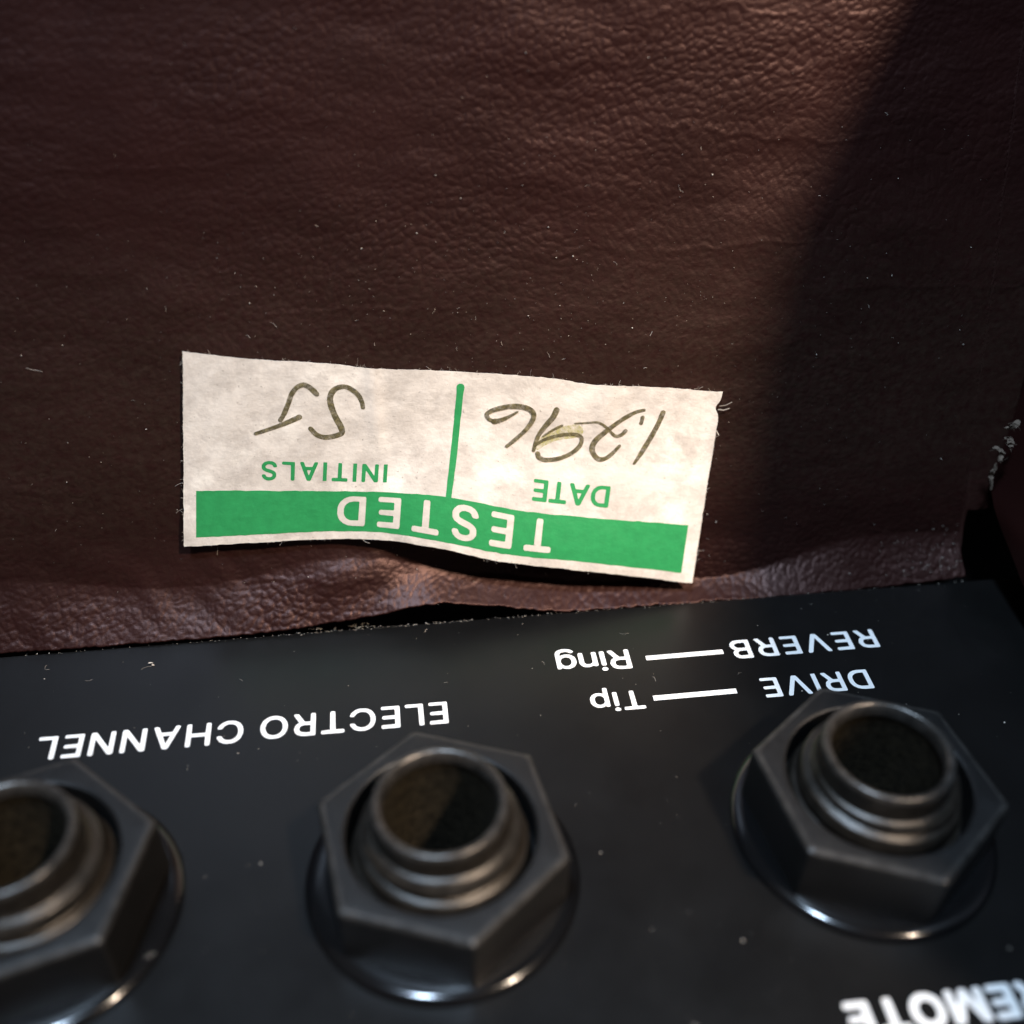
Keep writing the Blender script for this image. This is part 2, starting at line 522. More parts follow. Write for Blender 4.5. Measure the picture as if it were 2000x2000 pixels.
# ------------------------------------------------------------------ lettering
CAP = 0.5087
GL = {"mA":[0.01638784632086754,0.46295663714408875,[[[0.02,-0.006],[0.012,0.012],[0.017,0.036],[0.186,0.5],[0.196,0.515],[0.212,0.523],[0.276,0.52],[0.293,0.5],[0.466,0.028],[0.468,0.004],[0.46,-0.006],[0.444,-0.011],[0.404,-0.011],[0.388,-0.003],[0.374,0.02],[0.341,0.116],[0.324,0.131],[0.164,0.132],[0.148,0.129],[0.14,0.12],[0.092,-0.003],[0.068,-0.012]],[[0.212,0.212],[0.188,0.213],[0.18,0.218],[0.179,0.228],[0.236,0.389],[0.244,0.386],[0.252,0.369],[0.301,0.22],[0.284,0.212]]]],"mB":[0.06008876487612724,0.4178900718688965,[[[0.064,-0.008],[0.052,0.004],[0.048,0.028],[0.052,0.508],[0.064,0.52],[0.08,0.524],[0.24,0.524],[0.304,0.514],[0.336,0.499],[0.378,0.468],[0.407,0.404],[0.407,0.348],[0.398,0.316],[0.359,0.268],[0.399,0.228],[0.422,0.188],[0.432,0.132],[0.415,0.068],[0.368,0.018],[0.336,0.001],[0.296,-0.01]],[[0.176,0.068],[0.144,0.071],[0.136,0.084],[0.136,0.204],[0.144,0.217],[0.264,0.219],[0.304,0.204],[0.33,0.18],[0.341,0.156],[0.344,0.132],[0.336,0.108],[0.32,0.09],[0.272,0.069]],[[0.176,0.3],[0.144,0.303],[0.136,0.316],[0.136,0.42],[0.144,0.433],[0.272,0.436],[0.288,0.43],[0.312,0.412],[0.319,0.396],[0.32,0.356],[0.304,0.322],[0.264,0.302]]]],"mC":[0.04028678685426712,0.47285762429237366,[[[0.212,-0.012],[0.164,0.003],[0.116,0.035],[0.096,0.053],[0.069,0.093],[0.046,0.141],[0.029,0.213],[0.031,0.309],[0.061,0.405],[0.088,0.445],[0.121,0.477],[0.164,0.505],[0.212,0.523],[0.316,0.523],[0.372,0.505],[0.428,0.466],[0.471,0.397],[0.482,0.365],[0.48,0.349],[0.46,0.334],[0.412,0.337],[0.398,0.349],[0.366,0.405],[0.316,0.436],[0.26,0.445],[0.22,0.436],[0.188,0.421],[0.148,0.381],[0.128,0.341],[0.118,0.301],[0.117,0.221],[0.136,0.149],[0.162,0.109],[0.18,0.093],[0.22,0.073],[0.268,0.064],[0.316,0.073],[0.348,0.091],[0.375,0.117],[0.398,0.157],[0.412,0.17],[0.444,0.173],[0.468,0.169],[0.48,0.157],[0.482,0.141],[0.452,0.074],[0.388,0.014],[0.348,-0.006],[0.3,-0.018]]]],"mD":[0.06008876487612724,0.4615910053253174,[[[0.064,-0.008],[0.052,0.004],[0.048,0.028],[0.052,0.508],[0.064,0.52],[0.08,0.524],[0.232,0.523],[0.304,0.511],[0.376,0.478],[0.431,0.42],[0.454,0.372],[0.471,0.308],[0.47,0.196],[0.451,0.132],[0.427,0.084],[0.376,0.033],[0.342,0.012],[0.304,-0.002],[0.248,-0.012]],[[0.176,0.068],[0.144,0.071],[0.136,0.084],[0.139,0.428],[0.16,0.436],[0.28,0.432],[0.331,0.404],[0.354,0.38],[0.372,0.348],[0.384,0.292],[0.384,0.212],[0.375,0.172],[0.354,0.132],[0.304,0.088],[0.24,0.069]]]],"mE":[0.06008876487612724,0.3752133846282959,[[[0.064,-0.008],[0.052,0.004],[0.048,0.028],[0.052,0.508],[0.064,0.52],[0.08,0.524],[0.368,0.52],[0.38,0.508],[0.384,0.484],[0.38,0.452],[0.368,0.44],[0.152,0.436],[0.139,0.428],[0.136,0.324],[0.144,0.303],[0.344,0.299],[0.364,0.284],[0.368,0.26],[0.364,0.236],[0.344,0.221],[0.144,0.217],[0.136,0.204],[0.136,0.092],[0.139,0.076],[0.152,0.068],[0.368,0.064],[0.383,0.044],[0.38,0.004],[0.368,-0.008],[0.352,-0.012]]]],"mH":[0.06008876487612724,0.45681121945381165,[[[0.064,-0.008],[0.052,0.004],[0.048,0.028],[0.048,0.484],[0.056,0.515],[0.072,0.523],[0.104,0.524],[0.12,0.52],[0.132,0.508],[0.136,0.316],[0.144,0.303],[0.36,0.3],[0.376,0.303],[0.384,0.316],[0.388,0.508],[0.4,0.52],[0.416,0.524],[0.448,0.523],[0.463,0.516],[0.471,0.5],[0.472,0.476],[0.472,0.028],[0.464,-0.003],[0.448,-0.011],[0.416,-0.012],[0.4,-0.008],[0.388,0.004],[0.384,0.204],[0.376,0.217],[0.16,0.22],[0.144,0.217],[0.136,0.204],[0.132,0.004],[0.112,-0.011]]]],"mL":[0.06008876487612724,0.3612154722213745,[[[0.064,-0.008],[0.052,0.004],[0.048,0.02],[0.048,0.492],[0.052,0.508],[0.064,0.52],[0.104,0.524],[0.127,0.516],[0.136,0.492],[0.139,0.076],[0.16,0.068],[0.352,0.067],[0.372,0.052],[0.376,0.02],[0.368,-0.003],[0.344,-0.012]]]],"mN":[0.06008876487612724,0.46329808235168457,[[[0.064,-0.008],[0.052,0.004],[0.048,0.028],[0.048,0.484],[0.056,0.515],[0.088,0.524],[0.128,0.523],[0.144,0.515],[0.376,0.16],[0.382,0.172],[0.384,0.196],[0.385,0.5],[0.394,0.516],[0.408,0.523],[0.448,0.523],[0.463,0.516],[0.471,0.5],[0.472,0.476],[0.472,0.028],[0.464,-0.003],[0.448,-0.011],[0.408,-0.012],[0.384,-0.006],[0.372,0.004],[0.144,0.355],[0.136,0.324],[0.135,0.012],[0.12,-0.008]]]],"mO":[0.04028678685426712,0.4930010437965393,[[[0.212,-0.012],[0.164,0.003],[0.116,0.035],[0.096,0.053],[0.069,0.093],[0.046,0.141],[0.029,0.213],[0.031,0.309],[0.058,0.397],[0.084,0.441],[0.121,0.477],[0.164,0.505],[0.212,0.523],[0.316,0.523],[0.356,0.512],[0.392,0.493],[0.432,0.461],[0.468,0.413],[0.498,0.333],[0.507,0.269],[0.499,0.181],[0.471,0.101],[0.449,0.069],[0.396,0.019],[0.348,-0.006],[0.308,-0.017],[0.244,-0.019]],[[0.244,0.068],[0.22,0.073],[0.18,0.093],[0.162,0.109],[0.14,0.141],[0.118,0.213],[0.117,0.293],[0.132,0.349],[0.148,0.381],[0.172,0.408],[0.212,0.433],[0.276,0.445],[0.332,0.429],[0.364,0.407],[0.38,0.389],[0.411,0.317],[0.42,0.269],[0.42,0.237],[0.4,0.157],[0.372,0.114],[0.348,0.091],[0.316,0.073]]]],"mR":[0.06008876487612724,0.4277910590171814,[[[0.064,-0.008],[0.052,0.004],[0.048,0.028],[0.052,0.508],[0.064,0.52],[0.08,0.524],[0.24,0.524],[0.304,0.514],[0.352,0.491],[0.38,0.468],[0.402,0.436],[0.422,0.372],[0.424,0.348],[0.402,0.268],[0.38,0.236],[0.344,0.208],[0.338,0.196],[0.427,0.028],[0.432,0.004],[0.424,-0.006],[0.408,-0.011],[0.36,-0.011],[0.345,-0.004],[0.242,0.18],[0.224,0.188],[0.16,0.188],[0.144,0.185],[0.136,0.172],[0.132,0.004],[0.112,-0.011]],[[0.176,0.268],[0.144,0.271],[0.136,0.284],[0.139,0.436],[0.152,0.444],[0.216,0.444],[0.28,0.432],[0.312,0.414],[0.324,0.396],[0.334,0.356],[0.327,0.316],[0.314,0.292],[0.296,0.28],[0.264,0.269]]]],"mS":[0.03823830559849739,0.408330500125885,[[[0.162,-0.014],[0.098,0.012],[0.062,0.043],[0.031,0.107],[0.028,0.123],[0.036,0.139],[0.058,0.147],[0.098,0.144],[0.114,0.133],[0.13,0.099],[0.146,0.083],[0.178,0.068],[0.234,0.059],[0.282,0.071],[0.314,0.096],[0.328,0.115],[0.329,0.155],[0.314,0.179],[0.29,0.194],[0.146,0.24],[0.09,0.271],[0.058,0.304],[0.047,0.331],[0.042,0.355],[0.045,0.411],[0.074,0.464],[0.106,0.494],[0.138,0.51],[0.17,0.521],[0.226,0.529],[0.29,0.521],[0.346,0.494],[0.386,0.455],[0.408,0.411],[0.409,0.387],[0.402,0.373],[0.378,0.363],[0.338,0.367],[0.326,0.379],[0.311,0.411],[0.282,0.434],[0.25,0.443],[0.194,0.443],[0.154,0.427],[0.138,0.411],[0.131,0.387],[0.132,0.355],[0.146,0.337],[0.186,0.315],[0.306,0.278],[0.381,0.235],[0.416,0.179],[0.416,0.099],[0.391,0.051],[0.337,0.003],[0.258,-0.02]]]],"mT":[0.031751446425914764,0.41686582565307617,[[[0.196,-0.008],[0.183,0.004],[0.18,0.02],[0.177,0.428],[0.164,0.436],[0.036,0.44],[0.021,0.46],[0.023,0.508],[0.036,0.52],[0.052,0.524],[0.412,0.52],[0.424,0.508],[0.428,0.484],[0.424,0.452],[0.412,0.44],[0.284,0.436],[0.27,0.428],[0.267,0.012],[0.252,-0.008]]]],"mV":[0.01638784632086754,0.46295663714408875,[[[0.204,-0.008],[0.192,0.004],[0.174,0.044],[0.038,0.412],[0.01,0.492],[0.01,0.508],[0.02,0.52],[0.052,0.524],[0.084,0.52],[0.097,0.508],[0.228,0.136],[0.236,0.12],[0.244,0.12],[0.384,0.508],[0.404,0.523],[0.444,0.523],[0.46,0.518],[0.469,0.5],[0.464,0.476],[0.295,0.012],[0.284,-0.003],[0.268,-0.011]]]],"mg":[0.03414134681224823,0.3724820911884308,[[[0.15,-0.156],[0.094,-0.133],[0.057,-0.099],[0.045,-0.075],[0.054,-0.055],[0.078,-0.039],[0.102,-0.034],[0.142,-0.067],[0.166,-0.079],[0.198,-0.083],[0.246,-0.079],[0.27,-0.068],[0.288,-0.051],[0.301,-0.011],[0.301,0.013],[0.294,0.026],[0.254,0.003],[0.19,-0.009],[0.134,0.002],[0.102,0.019],[0.081,0.037],[0.044,0.085],[0.024,0.149],[0.023,0.229],[0.035,0.277],[0.06,0.325],[0.089,0.357],[0.118,0.377],[0.158,0.393],[0.182,0.397],[0.222,0.395],[0.261,0.381],[0.294,0.36],[0.318,0.386],[0.342,0.389],[0.366,0.386],[0.378,0.373],[0.382,0.349],[0.382,-0.035],[0.372,-0.075],[0.342,-0.119],[0.302,-0.144],[0.238,-0.162]],[[0.174,0.076],[0.142,0.094],[0.122,0.125],[0.111,0.165],[0.112,0.229],[0.126,0.269],[0.15,0.298],[0.182,0.316],[0.222,0.316],[0.254,0.303],[0.283,0.269],[0.301,0.213],[0.301,0.173],[0.285,0.117],[0.262,0.091],[0.214,0.071]]]],"mi":[0.041311029344797134,0.12632298469543457,[[[0.053,-0.008],[0.041,0.004],[0.038,0.02],[0.038,0.356],[0.041,0.372],[0.053,0.384],[0.093,0.388],[0.117,0.379],[0.125,0.356],[0.125,0.02],[0.122,0.004],[0.109,-0.008]],[[0.069,0.433],[0.035,0.46],[0.03,0.476],[0.032,0.5],[0.041,0.516],[0.061,0.529],[0.085,0.532],[0.109,0.527],[0.125,0.516],[0.136,0.5],[0.136,0.468],[0.117,0.442],[0.093,0.431]]]],"mn":[0.0525776669383049,0.35711851716041565,[[[0.057,-0.008],[0.044,0.004],[0.041,0.028],[0.041,0.348],[0.049,0.379],[0.065,0.387],[0.097,0.387],[0.129,0.364],[0.193,0.394],[0.249,0.396],[0.273,0.391],[0.321,0.366],[0.352,0.324],[0.368,0.276],[0.369,0.028],[0.361,-0.003],[0.345,-0.011],[0.313,-0.012],[0.297,-0.008],[0.284,0.004],[0.279,0.268],[0.267,0.292],[0.249,0.308],[0.233,0.314],[0.201,0.316],[0.177,0.312],[0.161,0.302],[0.142,0.284],[0.13,0.26],[0.125,0.004],[0.105,-0.011]]]],"mp":[0.0525776669383049,0.39023557305336,[[[0.057,-0.151],[0.044,-0.139],[0.041,-0.115],[0.044,0.373],[0.065,0.388],[0.097,0.388],[0.111,0.381],[0.129,0.36],[0.169,0.384],[0.209,0.396],[0.249,0.396],[0.297,0.384],[0.321,0.37],[0.369,0.321],[0.396,0.253],[0.4,0.149],[0.388,0.093],[0.349,0.029],[0.289,-0.009],[0.257,-0.018],[0.201,-0.018],[0.137,0.01],[0.129,-0.011],[0.125,-0.139],[0.105,-0.154]],[[0.185,0.065],[0.15,0.093],[0.132,0.133],[0.13,0.237],[0.145,0.277],[0.169,0.301],[0.201,0.316],[0.241,0.316],[0.282,0.293],[0.309,0.245],[0.311,0.141],[0.297,0.105],[0.265,0.069],[0.241,0.062]]]],"bA":[0.01638784632086754,0.46295663714408875,[[[0.02,-0.015],[0.006,0.004],[0.01,0.036],[0.18,0.505],[0.196,0.524],[0.212,0.53],[0.26,0.531],[0.284,0.524],[0.3,0.5],[0.471,0.036],[0.476,0.012],[0.472,-0.004],[0.46,-0.015],[0.444,-0.019],[0.404,-0.018],[0.388,-0.012],[0.37,0.012],[0.34,0.1],[0.324,0.123],[0.164,0.125],[0.147,0.116],[0.1,-0.005],[0.076,-0.018]],[[0.204,0.219],[0.189,0.228],[0.189,0.236],[0.236,0.367],[0.244,0.364],[0.252,0.347],[0.29,0.228],[0.276,0.22]]]],"bC":[0.04028678685426712,0.47285762429237366,[[[0.212,-0.019],[0.164,-0.005],[0.112,0.029],[0.087,0.053],[0.065,0.085],[0.039,0.141],[0.023,0.205],[0.023,0.309],[0.057,0.413],[0.084,0.452],[0.116,0.483],[0.164,0.512],[0.212,0.53],[0.316,0.53],[0.38,0.508],[0.436,0.468],[0.479,0.397],[0.489,0.365],[0.485,0.341],[0.46,0.327],[0.42,0.327],[0.404,0.333],[0.39,0.349],[0.364,0.397],[0.316,0.429],[0.26,0.438],[0.196,0.418],[0.152,0.373],[0.136,0.341],[0.125,0.301],[0.124,0.221],[0.144,0.149],[0.181,0.101],[0.228,0.078],[0.268,0.071],[0.308,0.078],[0.34,0.094],[0.372,0.125],[0.396,0.167],[0.412,0.177],[0.452,0.18],[0.476,0.174],[0.488,0.157],[0.489,0.141],[0.46,0.073],[0.396,0.01],[0.348,-0.013],[0.308,-0.024]]]],"bD":[0.06008876487612724,0.4615910053253174,[[[0.056,-0.012],[0.044,0.004],[0.041,0.028],[0.041,0.484],[0.048,0.516],[0.064,0.528],[0.08,0.531],[0.232,0.53],[0.304,0.519],[0.376,0.487],[0.435,0.428],[0.459,0.38],[0.478,0.308],[0.477,0.196],[0.459,0.132],[0.435,0.084],[0.381,0.028],[0.344,0.005],[0.304,-0.009],[0.248,-0.019]],[[0.16,0.075],[0.152,0.077],[0.143,0.092],[0.145,0.42],[0.152,0.427],[0.168,0.429],[0.264,0.429],[0.288,0.422],[0.32,0.404],[0.344,0.381],[0.367,0.34],[0.377,0.3],[0.377,0.268],[0.377,0.212],[0.367,0.172],[0.345,0.132],[0.296,0.091],[0.232,0.075]]]],"bE":[0.06008876487612724,0.3752133846282959,[[[0.056,-0.012],[0.044,0.004],[0.041,0.028],[0.041,0.484],[0.048,0.516],[0.064,0.528],[0.08,0.531],[0.344,0.531],[0.376,0.524],[0.388,0.508],[0.391,0.468],[0.384,0.444],[0.368,0.432],[0.16,0.429],[0.145,0.42],[0.143,0.324],[0.152,0.309],[0.344,0.306],[0.368,0.292],[0.375,0.26],[0.368,0.228],[0.344,0.214],[0.152,0.211],[0.143,0.196],[0.143,0.1],[0.145,0.084],[0.16,0.075],[0.368,0.072],[0.384,0.061],[0.39,0.044],[0.39,0.012],[0.384,-0.004],[0.368,-0.016],[0.352,-0.019]]]],"bH":[0.06008876487612724,0.45681121945381165,[[[0.056,-0.012],[0.044,0.004],[0.041,0.028],[0.041,0.484],[0.048,0.517],[0.064,0.528],[0.096,0.531],[0.12,0.528],[0.136,0.516],[0.143,0.492],[0.143,0.324],[0.152,0.309],[0.352,0.307],[0.368,0.309],[0.377,0.324],[0.377,0.492],[0.384,0.516],[0.408,0.53],[0.448,0.53],[0.465,0.524],[0.476,0.508],[0.479,0.484],[0.479,0.028],[0.472,-0.005],[0.456,-0.016],[0.424,-0.019],[0.4,-0.016],[0.384,-0.004],[0.377,0.02],[0.377,0.196],[0.368,0.211],[0.168,0.213],[0.152,0.211],[0.143,0.196],[0.14,0.004],[0.12,-0.016]]]],"bL":[0.06008876487612724,0.3612154722213745,[[[0.056,-0.012],[0.044,0.004],[0.041,0.02],[0.042,0.5],[0.048,0.517],[0.064,0.528],[0.112,0.53],[0.136,0.517],[0.143,0.492],[0.145,0.084],[0.16,0.075],[0.36,0.072],[0.38,0.052],[0.383,0.02],[0.376,-0.005],[0.352,-0.018]]]],"bN":[0.06008876487612724,0.46329808235168457,[[[0.056,-0.012],[0.044,0.004],[0.041,0.028],[0.041,0.484],[0.048,0.517],[0.064,0.528],[0.088,0.531],[0.128,0.53],[0.152,0.518],[0.336,0.228],[0.368,0.187],[0.375,0.196],[0.377,0.212],[0.38,0.508],[0.392,0.524],[0.408,0.53],[0.448,0.53],[0.465,0.524],[0.476,0.508],[0.479,0.484],[0.479,0.028],[0.472,-0.005],[0.448,-0.018],[0.408,-0.019],[0.384,-0.014],[0.368,-0.002],[0.152,0.328],[0.144,0.308],[0.14,0.004],[0.12,-0.016]]]],"bO":[0.04028678685426712,0.4930010437965393,[[[0.212,-0.019],[0.164,-0.005],[0.112,0.029],[0.087,0.053],[0.065,0.085],[0.039,0.141],[0.023,0.205],[0.023,0.309],[0.05,0.397],[0.079,0.445],[0.116,0.483],[0.164,0.512],[0.212,0.53],[0.316,0.53],[0.356,0.52],[0.396,0.499],[0.436,0.467],[0.476,0.413],[0.505,0.333],[0.515,0.269],[0.505,0.173],[0.476,0.097],[0.451,0.061],[0.401,0.013],[0.348,-0.013],[0.308,-0.024]],[[0.236,0.076],[0.18,0.102],[0.144,0.149],[0.124,0.221],[0.124,0.293],[0.14,0.351],[0.157,0.381],[0.179,0.405],[0.22,0.429],[0.276,0.438],[0.324,0.425],[0.372,0.388],[0.404,0.317],[0.413,0.269],[0.413,0.237],[0.393,0.157],[0.38,0.133],[0.349,0.101],[0.308,0.078]]]],"bR":[0.06008876487612724,0.4277910590171814,[[[0.056,-0.012],[0.044,0.004],[0.041,0.028],[0.041,0.484],[0.048,0.516],[0.064,0.528],[0.08,0.531],[0.24,0.531],[0.312,0.519],[0.36,0.495],[0.384,0.474],[0.41,0.436],[0.429,0.372],[0.431,0.348],[0.41,0.268],[0.384,0.23],[0.351,0.204],[0.348,0.188],[0.435,0.028],[0.439,0.012],[0.436,-0.004],[0.424,-0.015],[0.408,-0.019],[0.36,-0.018],[0.343,-0.012],[0.328,0.006],[0.239,0.172],[0.224,0.18],[0.168,0.181],[0.152,0.179],[0.144,0.169],[0.143,0.02],[0.136,-0.004],[0.112,-0.018]],[[0.16,0.275],[0.152,0.277],[0.143,0.292],[0.143,0.42],[0.152,0.435],[0.216,0.437],[0.272,0.427],[0.311,0.404],[0.327,0.348],[0.316,0.308],[0.304,0.293],[0.256,0.275]]]],"bS":[0.03823830559849739,0.408330500125885,[[[0.162,-0.021],[0.138,-0.015],[0.09,0.008],[0.058,0.037],[0.039,0.067],[0.024,0.107],[0.021,0.123],[0.026,0.139],[0.05,0.153],[0.098,0.152],[0.119,0.139],[0.138,0.1],[0.154,0.087],[0.178,0.076],[0.234,0.067],[0.282,0.079],[0.307,0.099],[0.323,0.123],[0.321,0.155],[0.312,0.171],[0.29,0.186],[0.146,0.233],[0.084,0.267],[0.053,0.299],[0.04,0.331],[0.037,0.411],[0.066,0.466],[0.098,0.497],[0.13,0.514],[0.17,0.528],[0.226,0.536],[0.29,0.528],[0.351,0.499],[0.392,0.459],[0.415,0.411],[0.416,0.387],[0.41,0.371],[0.386,0.357],[0.338,0.359],[0.322,0.371],[0.306,0.406],[0.282,0.426],[0.25,0.436],[0.194,0.436],[0.162,0.424],[0.146,0.41],[0.138,0.387],[0.14,0.355],[0.154,0.34],[0.186,0.322],[0.306,0.286],[0.386,0.24],[0.413,0.203],[0.423,0.179],[0.423,0.099],[0.4,0.051],[0.361,0.011],[0.338,-0.004],[0.258,-0.027]]]],"bT":[0.031751446425914764,0.41686582565307617,[[[0.188,-0.012],[0.176,0.004],[0.173,0.02],[0.171,0.42],[0.156,0.429],[0.052,0.429],[0.028,0.436],[0.014,0.46],[0.016,0.508],[0.028,0.524],[0.052,0.531],[0.412,0.528],[0.428,0.516],[0.435,0.492],[0.432,0.452],[0.42,0.436],[0.396,0.429],[0.292,0.429],[0.277,0.42],[0.274,0.012],[0.268,-0.005],[0.252,-0.016]]]],"xE":[0.06008876487612724,0.3752133846282959,[[[0.064,-0.029],[0.038,-0.012],[0.029,0.02],[0.029,0.484],[0.038,0.524],[0.056,0.538],[0.08,0.543],[0.352,0.543],[0.384,0.534],[0.398,0.516],[0.403,0.484],[0.4,0.449],[0.384,0.426],[0.352,0.417],[0.168,0.416],[0.159,0.412],[0.155,0.396],[0.155,0.34],[0.16,0.323],[0.176,0.319],[0.336,0.319],[0.371,0.308],[0.386,0.276],[0.386,0.244],[0.378,0.22],[0.368,0.21],[0.344,0.202],[0.176,0.201],[0.16,0.197],[0.155,0.18],[0.155,0.108],[0.159,0.092],[0.168,0.088],[0.352,0.087],[0.376,0.082],[0.392,0.07],[0.401,0.052],[0.402,0.012],[0.394,-0.012],[0.376,-0.026],[0.352,-0.031]]]],"xM":[0.06008876487612724,0.5677706599235535,[[[0.064,-0.029],[0.038,-0.012],[0.029,0.02],[0.029,0.492],[0.04,0.526],[0.064,0.541],[0.128,0.543],[0.152,0.539],[0.176,0.522],[0.312,0.192],[0.32,0.195],[0.339,0.236],[0.436,0.492],[0.454,0.524],[0.472,0.538],[0.496,0.543],[0.552,0.542],[0.579,0.532],[0.59,0.516],[0.595,0.484],[0.595,0.02],[0.584,-0.014],[0.56,-0.029],[0.52,-0.03],[0.496,-0.022],[0.482,-0.004],[0.477,0.02],[0.477,0.18],[0.472,0.226],[0.464,0.22],[0.445,0.18],[0.372,-0.004],[0.352,-0.024],[0.32,-0.031],[0.28,-0.026],[0.256,-0.004],[0.178,0.188],[0.16,0.213],[0.155,0.02],[0.15,-0.004],[0.139,-0.02],[0.123,-0.028]]]],"xO":[0.04028678685426712,0.4930010437965393,[[[0.228,-0.036],[0.164,-0.018],[0.132,0.001],[0.085,0.037],[0.056,0.077],[0.029,0.133],[0.011,0.205],[0.011,0.309],[0.041,0.405],[0.07,0.453],[0.108,0.492],[0.148,0.518],[0.204,0.541],[0.316,0.542],[0.364,0.53],[0.402,0.509],[0.444,0.476],[0.484,0.422],[0.516,0.341],[0.527,0.269],[0.518,0.173],[0.488,0.093],[0.46,0.054],[0.412,0.007],[0.356,-0.023],[0.316,-0.034]],[[0.228,0.091],[0.181,0.117],[0.154,0.157],[0.136,0.221],[0.136,0.293],[0.157,0.357],[0.188,0.397],[0.22,0.416],[0.276,0.425],[0.321,0.413],[0.363,0.381],[0.391,0.317],[0.401,0.269],[0.401,0.237],[0.38,0.157],[0.34,0.109],[0.3,0.089]]]],"xR":[0.06008876487612724,0.4277910590171814,[[[0.064,-0.029],[0.038,-0.012],[0.029,0.02],[0.029,0.484],[0.038,0.524],[0.048,0.534],[0.072,0.542],[0.24,0.543],[0.312,0.531],[0.361,0.508],[0.392,0.484],[0.42,0.444],[0.441,0.372],[0.441,0.332],[0.423,0.268],[0.399,0.228],[0.368,0.201],[0.362,0.188],[0.445,0.036],[0.451,0.012],[0.445,-0.012],[0.432,-0.024],[0.408,-0.031],[0.36,-0.03],[0.336,-0.022],[0.32,-0.004],[0.232,0.16],[0.216,0.169],[0.176,0.169],[0.16,0.165],[0.156,0.156],[0.155,0.02],[0.15,-0.004],[0.139,-0.02],[0.123,-0.028]],[[0.16,0.291],[0.155,0.316],[0.155,0.404],[0.16,0.421],[0.208,0.425],[0.264,0.416],[0.302,0.396],[0.314,0.348],[0.306,0.316],[0.296,0.302],[0.256,0.288]]]],"xT":[0.031751446425914764,0.41686582565307617,[[[0.196,-0.029],[0.172,-0.014],[0.162,0.012],[0.16,0.404],[0.148,0.416],[0.044,0.418],[0.02,0.426],[0.01,0.436],[0.002,0.46],[0.006,0.516],[0.02,0.534],[0.052,0.543],[0.388,0.543],[0.42,0.538],[0.438,0.524],[0.446,0.5],[0.446,0.46],[0.436,0.434],[0.404,0.418],[0.3,0.416],[0.288,0.404],[0.285,0.004],[0.276,-0.014],[0.26,-0.026]]]]}
GL['bI'] = [0.0601, 0.1246, [[(0.042, -0.015), (0.047, -0.019), (0.138, -0.019), (0.143, -0.015), (0.143, 0.523), (0.138, 0.5277), (0.047, 0.5277), (0.042, 0.523)]]]
GL['mI'] = [0.0601, 0.1246, [[(0.049, -0.008), (0.054, -0.012), (0.131, -0.012), (0.136, -0.008), (0.136, 0.516), (0.131, 0.5207), (0.054, 0.5207), (0.049, 0.516)]]]


OFF = {'m': 0.012, 'b': 0.019, 'x': 0.031}


def text_tris(body, weight, cap, length, squash=1.0):
    """glyph outlines set to cap height and spaced out to the measured length; returns verts2d, tris"""
    of = OFF[weight]
    k = cap / (CAP + 2 * of)
    widths = [(GL[weight + c][1] - GL[weight + c][0] + 2 * of) * k * squash for c in body]
    gap = (length - sum(widths)) / max(len(body) - 1, 1)
    V, T = [], []
    pen = 0.0
    for c, w in zip(body, widths):
        x0, x1, loops = GL[weight + c]
        polys = [[Vector(((p[0] - x0 + of) * k * squash + pen, (p[1] + of) * k, 0)) for p in lp] for lp in loops]
        def area(lp): return abs(sum(lp[i].x * lp[(i + 1) % len(lp)].y - lp[(i + 1) % len(lp)].x * lp[i].y for i in range(len(lp)))) / 2
        groups = [polys] if c != 'i' else [[q] for q in polys]
        for gp in groups:
            gp = sorted(gp, key=area, reverse=True)
            base = len(V)
            V += [(q.x, q.y) for lp in gp for q in lp]
            for t in tessellate_polygon(gp):
                T.append(tuple(base + i for i in t))
        pen += w + gap
    return V, T


def up_tri(V, T, ok):
    out = []
    for a, b, c in T:
        ar = (V[b][0] - V[a][0]) * (V[c][1] - V[a][1]) - (V[c][0] - V[a][0]) * (V[b][1] - V[a][1])
        out.append((a, b, c) if (ar > 0) == ok else (a, c, b))
    return out


def panel_word(body, weight, x_right, x_left, y_base, cap, squash=1.0):
    # the panel stands upside down: words read towards -x, letters grow towards -y
    V, T = text_tris(body, weight, cap, x_right - x_left, squash)
    P = [(x_right - x, y_base - y, 0.02) for x, y in V]
    return mesh_obj('lettering', P, up_tri([(p[0], p[1]) for p in P], T, True), M_WHITE, panel, smooth=False)


def panel_dash(x0, x1, y, w):
    n = 14
    pts = [(x0, y - w / 2), (x1, y - w / 2), (x1, y + w / 2), (x0, y + w / 2)]
    return mesh_obj('printed_line', [(x, yy, 0.02) for x, yy in pts], [(0, 1, 2, 3)], M_WHITE, panel, smooth=False)


for args, lab in [
        (('ELECTRO', 'm', 2.10, -9.67, 14.97, 1.82, 1.04), 'bold white word ELECTRO, printed upside down'),
        (('CHANNEL', 'm', -10.72, -23.14, 14.90, 1.82, 1.03), 'bold white word CHANNEL, printed upside down'),
        (('REVERB', 'm', 32.10, 21.75, 18.24, 1.72, 1.12), 'white word REVERB, printed upside down'),
        (('Ring', 'm', 14.72, 9.68, 18.26, 1.76, 1.15), 'white word Ring, printed upside down'),
        (('DRIVE', 'm', 30.22, 22.80, 14.60, 1.70, 1.1), 'white word DRIVE, partly behind the right socket nut'),
        (('Tip', 'm', 14.82, 11.32, 14.52, 1.60, 1.15), 'white word Tip, printed upside down'),
        (('REMOTE', 'x', 30.75, 20.15, -7.42, 1.80, 1.1), 'bold white word REMOTE, cut by the picture edge')]:
    w = panel_word(*args); w['label'] = lab
panel_dash(15.78, 21.15, 17.29, 0.40)
panel_dash(15.45, 21.03, 13.70, 0.42)

